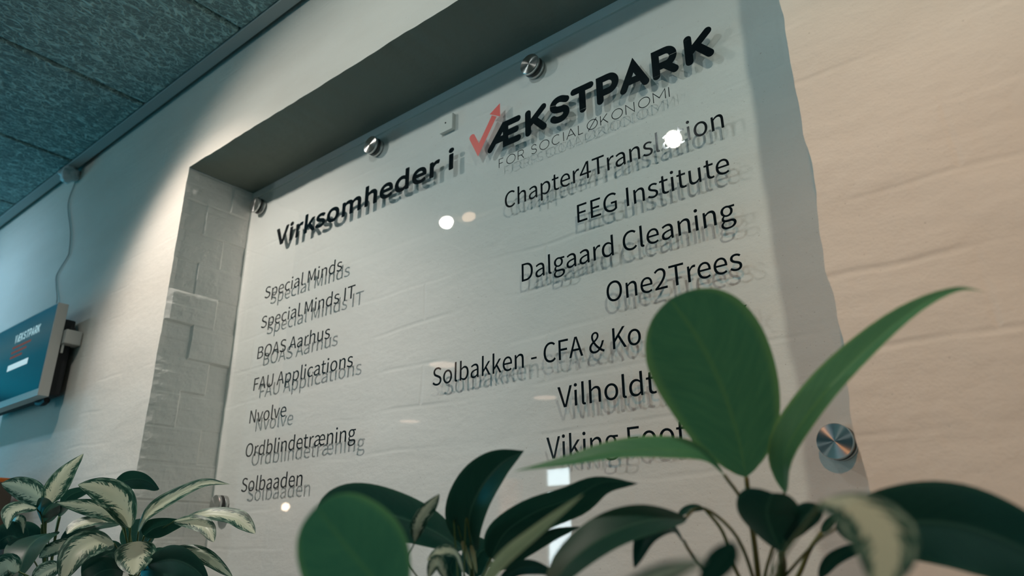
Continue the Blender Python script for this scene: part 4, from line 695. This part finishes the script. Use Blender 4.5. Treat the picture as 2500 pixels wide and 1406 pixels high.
LEAVES = json.loads(r'''[[0,"variegated",[[0.1278,-0.1775,1.5109],[0.1611,-0.1838,1.5316],[0.1988,-0.1876,1.5543],[0.2407,-0.1858,1.5724]],0.0333,[0.45,-0.127,-0.884],0.6,0.9,22,0.1,[[0.1278,-0.1775,1.5109],[0.1038,-0.1642,1.472],[0.0775,-0.1386,1.4039]],0.0041],[0,"variegated",[[0.1261,-0.1783,1.5098],[0.1335,-0.2013,1.5225],[0.1381,-0.2245,1.5309],[0.1416,-0.2461,1.5342]],0.0373,[0.981,0.189,0.044],0.6,0.8,18,0.15,[[0.1261,-0.1783,1.5098],[0.1042,-0.1666,1.4777],[0.0775,-0.1386,1.4039]],0.0041],[0,"variegated",[[0.1484,-0.1984,1.5033],[0.1613,-0.2199,1.5028],[0.1728,-0.2383,1.494],[0.1938,-0.2429,1.4722]],0.026,[0.662,-0.059,0.747],0.6,0.9,15,0.2,[[0.1484,-0.1984,1.5033],[0.1277,-0.1788,1.4852],[0.0765,-0.1394,1.4039]],0.0022],[0,"variegated",[[0.1394,-0.221,1.4786],[0.155,-0.2221,1.4878],[0.1688,-0.2185,1.4842],[0.1737,-0.2158,1.4676]],0.0114,[0.631,-0.684,0.367],0.6,0.8,15,0.2,null,0.0023],[0,"deep_shaded_green",[[0.1032,-0.1701,1.4834],[0.1373,-0.1837,1.492],[0.1732,-0.1951,1.4995],[0.2142,-0.2024,1.5065]],0.0379,[0.067,-0.425,-0.903],0.45,0.5,-30,0.1,[[0.1032,-0.1701,1.4834],[0.0969,-0.1615,1.4551],[0.0765,-0.1394,1.4039]],0.0052],[0,"deep_shaded_green",[[0.126,-0.1569,1.4934],[0.1524,-0.1658,1.4989],[0.1782,-0.1751,1.5041],[0.2021,-0.1858,1.509]],0.0245,[0.212,0.03,-0.977],0.6,0.5,-25,0.1,[[0.126,-0.1569,1.4934],[0.1143,-0.1531,1.4663],[0.0794,-0.1371,1.4038]],0.0041],[0,"deep_shaded_green",[[0.0636,-0.1349,1.5149],[0.0843,-0.1336,1.5274],[0.1057,-0.1285,1.5332],[0.1272,-0.1218,1.536]],0.0219,[0.309,-0.569,-0.762],0.6,0.7,15,0.1,[[0.0636,-0.1349,1.5149],[0.0694,-0.1377,1.4735],[0.0794,-0.1371,1.4038]],0.0025],[0,"deep_shaded_green",[[0.1781,-0.1855,1.4686],[0.201,-0.2082,1.4592],[0.2257,-0.226,1.4424],[0.2488,-0.2372,1.4093]],0.0598,[0.397,-0.575,0.715],0.6,0.8,15,0.12,[[0.1781,-0.1855,1.4686],[0.1102,-0.1564,1.438],[0.0775,-0.1386,1.4039]],0.0021],[0,"variegated",[[0.2255,-0.1705,1.4592],[0.2222,-0.1833,1.4518],[0.2193,-0.196,1.445],[0.2183,-0.2062,1.4363]],0.021,[0.852,-0.384,0.356],0.7,0.8,12,0.1,[[0.2255,-0.1705,1.4592],[0.1466,-0.1493,1.4267],[0.0787,-0.1362,1.401]],0.0022],[0,"variegated",[[0.2628,-0.1942,1.4281],[0.263,-0.2054,1.4233],[0.2629,-0.2159,1.4166],[0.2641,-0.2234,1.4058]],0.0243,[0.906,-0.264,0.329],0.7,0.8,12,0.15,null,0.0021],[0,"deep_shaded_green",[[0.1477,-0.2025,1.4539],[0.1512,-0.2185,1.4643],[0.1529,-0.2301,1.463],[0.1455,-0.2426,1.4484]],0.0398,[0.931,-0.327,0.162],0.6,0.7,12,0.15,[[0.1477,-0.2025,1.4539],[0.0963,-0.1594,1.4213],[0.0752,-0.1377,1.3981]],0.0022],[0,"deep_shaded_green",[[0.096,-0.1595,1.4494],[0.0896,-0.1768,1.4653],[0.0807,-0.1909,1.4704],[0.0646,-0.2009,1.4553]],0.0366,[0.695,-0.719,-0.002],0.6,0.7,12,0.15,[[0.096,-0.1595,1.4494],[0.0929,-0.1511,1.4268],[0.0761,-0.1369,1.3981]],0.0024],[0,"variegated",[[0.2535,-0.2388,1.4204],[0.2533,-0.2516,1.4277],[0.2518,-0.2585,1.4207],[0.2443,-0.2658,1.4044]],0.0308,[0.856,-0.517,-0.018],0.6,0.7,12,0.15,null,0.002],[1,"variegated",[[0.2682,-0.1171,1.4752],[0.2866,-0.146,1.509],[0.2916,-0.1758,1.5224],[0.2916,-0.2047,1.5258]],0.041,[0.939,-0.018,-0.343],0.6,0.85,15,0.15,[[0.2682,-0.1171,1.4752],[0.2498,-0.1047,1.4476],[0.2312,-0.0823,1.3987]],0.0033],[1,"variegated",[[0.2626,-0.1246,1.4817],[0.2739,-0.1541,1.4953],[0.2766,-0.1861,1.5001],[0.2759,-0.2199,1.5031]],0.0254,[0.959,-0.003,-0.285],0.6,0.85,14,0.12,[[0.2626,-0.1246,1.4817],[0.248,-0.1062,1.4477],[0.2312,-0.0823,1.3987]],0.0027],[1,"deep_shaded_green",[[0.2316,-0.1338,1.5345],[0.2622,-0.1259,1.5404],[0.2892,-0.117,1.5381],[0.312,-0.1064,1.5251]],0.0301,[0.174,-0.841,-0.512],0.75,0.7,18,0.1,[[0.2316,-0.1338,1.5345],[0.2341,-0.1166,1.5031],[0.2322,-0.0942,1.4535],[0.2312,-0.0823,1.3987]],0.0023],[1,"variegated",[[0.2761,-0.1087,1.4709],[0.3137,-0.114,1.4942],[0.3636,-0.1074,1.5134],[0.4147,-0.0974,1.5273],[0.4576,-0.0855,1.5238]],0.0245,[0.119,-0.985,0.128],0.5,1.1,18,0.1,[[0.2761,-0.1087,1.4709],[0.2563,-0.0982,1.4449],[0.2312,-0.0823,1.3987]],0.0028],[1,"variegated",[[0.3452,-0.087,1.4833],[0.3853,-0.072,1.4897],[0.4221,-0.0542,1.4852],[0.442,-0.047,1.4749],[0.4586,-0.0422,1.4638]],0.0278,[0.437,-0.595,0.674],0.7,0.8,16,0.1,[[0.3452,-0.087,1.4833],[0.2943,-0.0931,1.4686],[0.2423,-0.0865,1.4259],[0.2312,-0.0823,1.3987]],0.0022],[1,"variegated",[[0.3487,-0.0972,1.4817],[0.3846,-0.0904,1.4797],[0.414,-0.0855,1.4707],[0.4336,-0.0845,1.4537]],0.0244,[0.412,-0.662,0.626],0.6,0.7,16,0.15,[[0.3487,-0.0972,1.4817],[0.2885,-0.0951,1.4633],[0.2414,-0.0873,1.4259],[0.2312,-0.0823,1.3987]],0.0021],[1,"deep_shaded_green",[[0.2808,-0.1019,1.4644],[0.3038,-0.1016,1.4735],[0.331,-0.0961,1.4787],[0.3614,-0.0866,1.4806]],0.031,[0.265,-0.709,-0.654],0.6,0.8,16,0.1,[[0.2808,-0.1019,1.4644],[0.2571,-0.0937,1.4368],[0.2312,-0.0823,1.3987]],0.0034],[1,"variegated",[[0.303,-0.1212,1.4562],[0.3239,-0.1305,1.444],[0.3442,-0.139,1.4289],[0.3652,-0.1474,1.415]],0.0506,[0.467,-0.292,0.835],0.42,0.75,12,0.2,[[0.303,-0.1212,1.4562],[0.2617,-0.0985,1.426],[0.2312,-0.0823,1.3987]],0.0026],[1,"variegated",[[0.2979,-0.1001,1.4323],[0.3402,-0.089,1.4413],[0.3849,-0.0695,1.4368],[0.4226,-0.045,1.4103]],0.0266,[0.527,-0.506,0.683],0.7,0.7,16,0.1,[[0.2979,-0.1001,1.4323],[0.2528,-0.0867,1.4152],[0.2312,-0.0823,1.3987]],0.0022],[1,"deep_shaded_green",[[0.3393,-0.1194,1.4272],[0.3797,-0.1082,1.433],[0.4118,-0.0966,1.4239],[0.4366,-0.0855,1.4042]],0.0397,[0.293,-0.942,-0.163],0.6,0.7,16,0.15,[[0.3393,-0.1194,1.4272],[0.2638,-0.0904,1.4126],[0.2312,-0.0823,1.3987]],0.0021],[1,"variegated",[[0.2607,-0.1277,1.4849],[0.2502,-0.1535,1.4834],[0.2417,-0.1752,1.4766],[0.2428,-0.1874,1.4659]],0.0289,[0.371,-0.49,0.789],0.7,0.7,16,0.1,[[0.2607,-0.1277,1.4849],[0.2493,-0.1078,1.4531],[0.2312,-0.0823,1.3987]],0.0022],[1,"deep_shaded_green",[[0.2379,-0.1167,1.4811],[0.2311,-0.139,1.4785],[0.2271,-0.1563,1.4701],[0.2303,-0.1657,1.4571]],0.0257,[0.38,-0.586,0.716],0.7,0.7,16,0.1,[[0.2379,-0.1167,1.4811],[0.2486,-0.107,1.4504],[0.2312,-0.0823,1.3987]],0.0023],[1,"deep_shaded_green",[[0.185,-0.0598,1.4458],[0.1806,-0.0626,1.4633],[0.1775,-0.0631,1.4781],[0.1758,-0.0623,1.4925]],0.0524,[0.89,-0.43,0.152],0.5,0.5,-20,0.1,[[0.185,-0.0598,1.4458],[0.219,-0.0751,1.4203],[0.2312,-0.0823,1.3987]],0.0037],[1,"variegated",[[0.2893,-0.1447,1.4541],[0.2998,-0.1735,1.4556],[0.3073,-0.1972,1.4415],[0.316,-0.2107,1.4085]],0.0458,[0.731,-0.391,0.559],0.6,0.75,14,0.15,[[0.2893,-0.1447,1.4541],[0.2518,-0.109,1.4315],[0.2312,-0.0823,1.3987]],0.0026],[1,"deep_shaded_green",[[0.2509,-0.1123,1.4369],[0.2571,-0.1326,1.4421],[0.2573,-0.149,1.4292],[0.2587,-0.1573,1.4014]],0.0411,[0.765,-0.538,0.354],0.6,0.7,14,0.15,[[0.2509,-0.1123,1.4369],[0.2415,-0.0957,1.4153],[0.2312,-0.0823,1.3987]],0.0022],[1,"deep_shaded_green",[[0.2885,-0.102,1.4208],[0.3244,-0.1038,1.4271],[0.3582,-0.1001,1.4185],[0.384,-0.0963,1.3965]],0.0457,[0.23,-0.949,0.217],0.6,0.7,14,0.15,null,0.0021],[1,"deep_shaded_green",[[0.175,-0.1181,1.4655],[0.1724,-0.1325,1.472],[0.1634,-0.1481,1.4708],[0.1516,-0.1599,1.457]],0.0252,[0.731,-0.656,0.188],0.6,0.7,14,0.15,[[0.175,-0.1181,1.4655],[0.2277,-0.1008,1.4315],[0.2312,-0.0823,1.3987]],0.0024],[1,"deep_shaded_green",[[0.3011,-0.132,1.4188],[0.3075,-0.151,1.4216],[0.3102,-0.1689,1.416],[0.3105,-0.1828,1.3982]],0.039,[0.815,-0.292,0.501],0.6,0.7,14,0.15,null,0.0021],[2,"deep_shaded_green",[[0.9462,-0.1608,1.4374],[0.9552,-0.1775,1.4585],[0.9739,-0.1864,1.4796],[0.9968,-0.1899,1.4961],[1.0189,-0.1897,1.5039]],0.0433,[-0.04,-0.961,-0.273],0.62,1.05,26,0.05,[[0.9462,-0.1608,1.4374],[0.9377,-0.1538,1.423],[0.9292,-0.1449,1.4047]],0.0037],[2,"deep_shaded_green",[[0.9321,-0.1586,1.4379],[0.9247,-0.1886,1.4525],[0.9123,-0.2205,1.4628],[0.8996,-0.2498,1.4674],[0.8902,-0.2716,1.4617]],0.0405,[0.908,-0.303,0.289],0.7,0.6,14,0.12,[[0.9321,-0.1586,1.4379],[0.9334,-0.1511,1.4245],[0.9292,-0.1449,1.4047]],0.0031],[2,"variegated",[[0.9342,-0.214,1.4431],[0.9425,-0.2187,1.457],[0.9527,-0.2196,1.4663],[0.9636,-0.2197,1.4749]],0.0146,[0.605,-0.319,-0.73],0.7,0.8,18,0.1,null,0.0012],[2,"deep_shaded_green",[[0.9685,-0.1674,1.4313],[0.9926,-0.1788,1.4491],[1.0235,-0.1823,1.462],[1.0553,-0.1824,1.4695],[1.0817,-0.1871,1.4775],[1.1084,-0.1867,1.4752]],0.0318,[0.137,-0.675,-0.725],0.55,0.95,20,0.05,[[0.9685,-0.1674,1.4313],[0.9455,-0.1515,1.4171],[0.9292,-0.1449,1.4047]],0.0025],[2,"deep_shaded_green",[[0.9834,-0.1785,1.4221],[1.0128,-0.1808,1.4376],[1.0379,-0.1833,1.4465],[1.0614,-0.1849,1.4505]],0.0117,[0.12,-0.727,-0.676],0.65,0.9,16,0.05,[[0.9834,-0.1785,1.4221],[0.9441,-0.1498,1.4111],[0.9292,-0.1449,1.4047]],0.0011],[2,"variegated",[[0.9645,-0.1929,1.4209],[0.9679,-0.2057,1.4342],[0.966,-0.2173,1.4361],[0.961,-0.2274,1.43]],0.01,[0.748,-0.349,0.564],0.7,0.7,14,0.2,[[0.9645,-0.1929,1.4209],[0.9438,-0.1639,1.4115],[0.9292,-0.1449,1.4047]],0.0012],[2,"variegated",[[0.9683,-0.2148,1.416],[0.9677,-0.2208,1.4273],[0.9645,-0.2237,1.4281],[0.9589,-0.2236,1.4188]],0.0104,[0.401,-0.91,-0.106],0.7,0.7,14,0.2,null,0.0011],[2,"deep_shaded_green",[[0.9275,-0.1383,1.4166],[0.9292,-0.1414,1.4259],[0.9346,-0.1417,1.4352],[0.9422,-0.1378,1.4398]],0.0278,[0.481,-0.846,-0.229],0.5,0.5,-18,0.1,[[0.9275,-0.1383,1.4166],[0.9287,-0.1421,1.4121],[0.9292,-0.1449,1.4047]],0.0013],[2,"deep_shaded_green",[[0.9234,-0.1532,1.4124],[0.9205,-0.1599,1.4216],[0.9236,-0.1611,1.4292],[0.9289,-0.1599,1.4352]],0.0195,[0.531,-0.784,-0.322],0.5,0.5,-18,0.1,null,0.0013],[2,"cream",[[0.9439,-0.1727,1.444],[0.9442,-0.1681,1.4351],[0.9448,-0.1619,1.4232]],0.0044,[0.717,-0.632,-0.295],0.4,0.6,25,0.1,null,0.0013],[2,"cream",[[0.9521,-0.1714,1.4409],[0.9515,-0.1677,1.432],[0.9506,-0.1627,1.4203]],0.0038,[0.679,-0.657,-0.328],0.4,0.6,25,0.1,null,0.0013],[2,"deep_shaded_green",[[1.01,-0.2092,1.4163],[1.0293,-0.2115,1.4246],[1.0454,-0.2128,1.4256],[1.0608,-0.2121,1.4213]],0.0103,[-0.063,-0.908,-0.415],0.7,0.7,14,0.1,null,0.0011],[3,"green",[[1.175,-0.1747,1.4753],[1.1795,-0.1925,1.4982],[1.1812,-0.2147,1.5259],[1.1797,-0.2369,1.5482],[1.1759,-0.2585,1.5654]],0.0691,[0.501,-0.646,-0.576],0.74,0.47,7,0.08,[[1.175,-0.1747,1.4753],[1.1722,-0.1675,1.4557],[1.1654,-0.1495,1.4212],[1.1586,-0.1366,1.3975]],0.0036],[3,"green",[[1.1943,-0.1685,1.4658],[1.2053,-0.1865,1.4881],[1.2314,-0.1941,1.5139],[1.2592,-0.198,1.5349],[1.2845,-0.2011,1.5499],[1.3055,-0.2031,1.5557],[1.319,-0.2058,1.5504]],0.0272,[-0.311,-0.908,0.28],0.62,1.9,24,0.05,[[1.1943,-0.1685,1.4658],[1.1849,-0.1597,1.4462],[1.1689,-0.1467,1.4211],[1.1586,-0.1366,1.3975]],0.002],[3,"green",[[1.1691,-0.1932,1.4755],[1.1635,-0.2137,1.4862],[1.1504,-0.2357,1.4874],[1.1344,-0.2582,1.4852],[1.1185,-0.2791,1.4797],[1.0981,-0.3034,1.4738]],0.0196,[0.531,-0.509,0.677],0.55,1.1,16,0.05,[[1.1691,-0.1932,1.4755],[1.1721,-0.1766,1.46],[1.1694,-0.1599,1.4351],[1.1586,-0.1366,1.3975]],0.0023],[3,"deep_shaded_green",[[1.1925,-0.1814,1.4329],[1.1959,-0.2016,1.4428],[1.2012,-0.2203,1.4524],[1.2106,-0.235,1.4606]],0.0324,[0.048,-0.454,-0.89],0.6,0.5,-14,0.1,[[1.1925,-0.1814,1.4329],[1.1823,-0.1566,1.4214],[1.1627,-0.1356,1.4022]],0.0051],[3,"deep_shaded_green",[[1.1994,-0.1923,1.4387],[1.2096,-0.2017,1.4465],[1.2192,-0.2099,1.451],[1.2283,-0.2177,1.4539]],0.0133,[-0.376,-0.713,-0.593],0.6,0.7,-14,0.1,null,0.0008],[3,"deep_shaded_green",[[1.2313,-0.2104,1.4436],[1.2593,-0.2163,1.4454],[1.2853,-0.222,1.4435],[1.3069,-0.2278,1.4345],[1.3259,-0.2332,1.4206]],0.0388,[-0.273,-0.94,-0.203],0.55,0.5,12,0.1,[[1.2313,-0.2104,1.4436],[1.2106,-0.1824,1.4365],[1.1728,-0.146,1.412],[1.1612,-0.1357,1.3999]],0.0018],[3,"deep_shaded_green",[[1.2124,-0.1865,1.4197],[1.2218,-0.1924,1.4286],[1.2325,-0.1954,1.4334],[1.2422,-0.1977,1.4354]],0.0082,[0.001,-0.789,-0.615],0.6,0.7,12,0.1,[[1.2124,-0.1865,1.4197],[1.1837,-0.1501,1.4101],[1.1612,-0.1357,1.3999]],0.0008],[3,"deep_shaded_green",[[1.2059,-0.1486,1.4436],[1.2092,-0.1477,1.4472],[1.2122,-0.1468,1.4503],[1.2151,-0.1458,1.453]],0.0053,[0.309,-0.951,-0.003],0.6,0.7,12,0.1,[[1.2059,-0.1486,1.4436],[1.1961,-0.1447,1.4336],[1.1835,-0.1397,1.4165],[1.1622,-0.135,1.3999]],0.0029],[3,"deep_shaded_green",[[1.1505,-0.2102,1.4518],[1.1411,-0.2339,1.45],[1.1286,-0.2574,1.4428],[1.1176,-0.2772,1.4302],[1.1099,-0.2925,1.414]],0.0257,[0.448,-0.562,0.695],0.6,0.7,16,0.08,[[1.1505,-0.2102,1.4518],[1.1524,-0.1979,1.4576],[1.1596,-0.1904,1.454],[1.1647,-0.1734,1.4414],[1.1625,-0.1518,1.4212],[1.1586,-0.1366,1.3975]],0.002],[3,"deep_shaded_green",[[1.137,-0.1881,1.4404],[1.1355,-0.2065,1.4477],[1.1305,-0.2213,1.4419],[1.1263,-0.2302,1.425]],0.016,[0.365,-0.714,0.597],0.55,0.8,16,0.12,[[1.137,-0.1881,1.4404],[1.1392,-0.1823,1.4319],[1.1434,-0.1556,1.4118],[1.1586,-0.1366,1.3975]],0.0021],[3,"deep_shaded_green",[[1.1468,-0.1754,1.4584],[1.142,-0.1795,1.4589],[1.1366,-0.1828,1.4571],[1.1321,-0.1844,1.4529]],0.0053,[0.298,-0.917,0.266],0.6,0.7,12,0.1,[[1.1468,-0.1754,1.4584],[1.1523,-0.1644,1.4447],[1.1535,-0.1521,1.4211],[1.1586,-0.1366,1.3975]],0.0023],[4,"green",[[1.0895,-0.3743,1.4085],[1.0913,-0.3885,1.422],[1.0913,-0.4038,1.4349],[1.0907,-0.4212,1.451]],0.0448,[0.934,-0.247,-0.257],0.6,0.45,8,0.12,[[1.0895,-0.3743,1.4085],[1.1119,-0.3627,1.393],[1.1816,-0.3471,1.3905]],0.0027],[4,"variegated",[[1.2637,-0.3372,1.4487],[1.2747,-0.3445,1.4465],[1.2827,-0.3517,1.4392],[1.2865,-0.3619,1.4314],[1.2861,-0.3747,1.4217]],0.0211,[0.163,-0.582,0.797],0.5,0.6,10,0.15,[[1.2637,-0.3372,1.4487],[1.2477,-0.3294,1.4346],[1.2226,-0.3241,1.4104],[1.1816,-0.3471,1.3905]],0.0014],[4,"deep_shaded_green",[[1.2238,-0.3557,1.4213],[1.2308,-0.3576,1.4273],[1.236,-0.3602,1.4319],[1.2402,-0.3631,1.4354]],0.0098,[0.18,-0.703,-0.688],0.6,0.7,10,0.1,[[1.2238,-0.3557,1.4213],[1.2064,-0.347,1.4029],[1.1816,-0.3471,1.3905]],0.0014],[4,"variegated",[[1.2276,-0.4204,1.4201],[1.2366,-0.4198,1.4244],[1.2452,-0.419,1.4274],[1.2546,-0.4172,1.4298]],0.0066,[0.276,-0.792,-0.545],0.6,0.8,10,0.1,[[1.2276,-0.4204,1.4201],[1.1996,-0.3808,1.4052],[1.1816,-0.3471,1.3905]],0.0009],[4,"cream",[[1.0847,-0.3136,1.4161],[1.1048,-0.3186,1.4314],[1.1284,-0.32,1.4448],[1.1536,-0.3202,1.4584]],0.0081,[0.394,-0.542,-0.743],0.6,0.9,14,0.05,[[1.0847,-0.3136,1.4161],[1.1196,-0.3312,1.3971],[1.1816,-0.3471,1.3905]],0.0016]]''')
POTS = [(.0775, -.139), (.240, -.095), (.929, -.150), (1.160, -.139), (1.190, -.335)]
PLANT = [('variegated_plant', 'cream splashed leafy plant below the wall screen, end of the row'),
         ('variegated_plant', 'cream splashed leafy plant in front of the brick reveal'),
         ('leafy_plant', 'dark green potted plant with one pointed upright leaf below the sign middle'),
         ('leafy_plant', 'green potted plant with a broad oval leaf covering the company names'),
         ('leafy_plant', 'blurred plant closest to the camera with a rounded green leaf and pale leaf')]
roots = []
for k, ((x, y), (nm, lb)) in enumerate(zip(POTS, PLANT)):
    t = thing(nm, lb, 'plant', (x, y, LEDGE), 'potted plants in a row on the ledge'); roots.append(t)
    bm = bmesh.new(); lathe(bm, [(0, 0), (.046, 0), (.050, .004), (.060, .130), (.063, .132), (.063, .148), (.058, .148), (.056, .138), (0, .138)], 48); obj('pot', bm, TERRACOTTA, t, True)
    bm = bmesh.new(); lathe(bm, [(.0565, .1385), (.03, .142), (0, .143)], 32)
    for v in bm.verts: v.co.z += .002*noise.noise(v.co*90)
    obj('soil', bm, SOIL, t, True)
cnt = 0
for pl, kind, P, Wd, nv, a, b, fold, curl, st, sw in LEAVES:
    root = roots[pl]; L = root.location; cnt += 1
    rng = random.Random(cnt)
    n, m = 34, 6
    fine = catmull(P, 300); ss = [.5 - .5*math.cos(PI*i/n) for i in range(n+1)]; pts = [fine[round(300*s)] for s in ss]; nv = Vector(nv)
    pk = a/(a+b); nrmf = pk**a*(1-pk)**b
    bm = bmesh.new(); uvl = bm.loops.layers.uv.new('UVMap'); rows = []; uvs = {}
    fo = math.radians(fold); ph = rng.random()*9
    for i, p in enumerate(pts):
        s = ss[i]
        tg = (pts[min(i+1, n)] - pts[max(i-1, 0)]).normalized()
        sd = tg.cross(nv).normalized(); nn = sd.cross(tg)
        hw = Wd/2*((max(s, 1e-4)**a*(1-min(s, .9999))**b)/nrmf) if 0 < i < n else Wd*.004
        row = []
        for j in range(-m, m+1):
            u = j/m
            wv = .05*math.sin(s*9 + ph + (2 if j > 0 else 0))*abs(u)
            co = p + sd*(u*hw*math.cos(fo)) + nn*(abs(u)*hw*(math.sin(fo) + wv) - curl*hw*u*u)
            v = bm.verts.new(co - L); uvs[v] = (u*.5+.5, s); row.append(v)
        rows.append(row)
    for r0_, r1_ in zip(rows, rows[1:]):
        for j in range(2*m):
            f = bm.faces.new((r0_[j], r0_[j+1], r1_[j+1], r1_[j])); f.smooth = True
            for lp in f.loops: lp[uvl].uv = uvs[lp.vert]
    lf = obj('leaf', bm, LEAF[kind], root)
    # leaf stalk down to the soil
    base = Vector(P[0]); soil = Vector((L.x + .012*(rng.random()-.5), L.y + .012*(rng.random()-.5), LEDGE+.139))
    if st: path = [Vector(q) for q in st] + [soil]
    else:
        d = (pts[1]-pts[0]).normalized()
        path = [base, base - d*.02, (base*.5 + soil*.5) - d*.005, soil]
    bm = bmesh.new(); tube(bm, [q - L for q in path], sw*.42, sw*.62, n=20, seg=8)
    obj('leaf_stalk', bm, STALKOLIVE if pl >= 3 else STALK, lf, True)
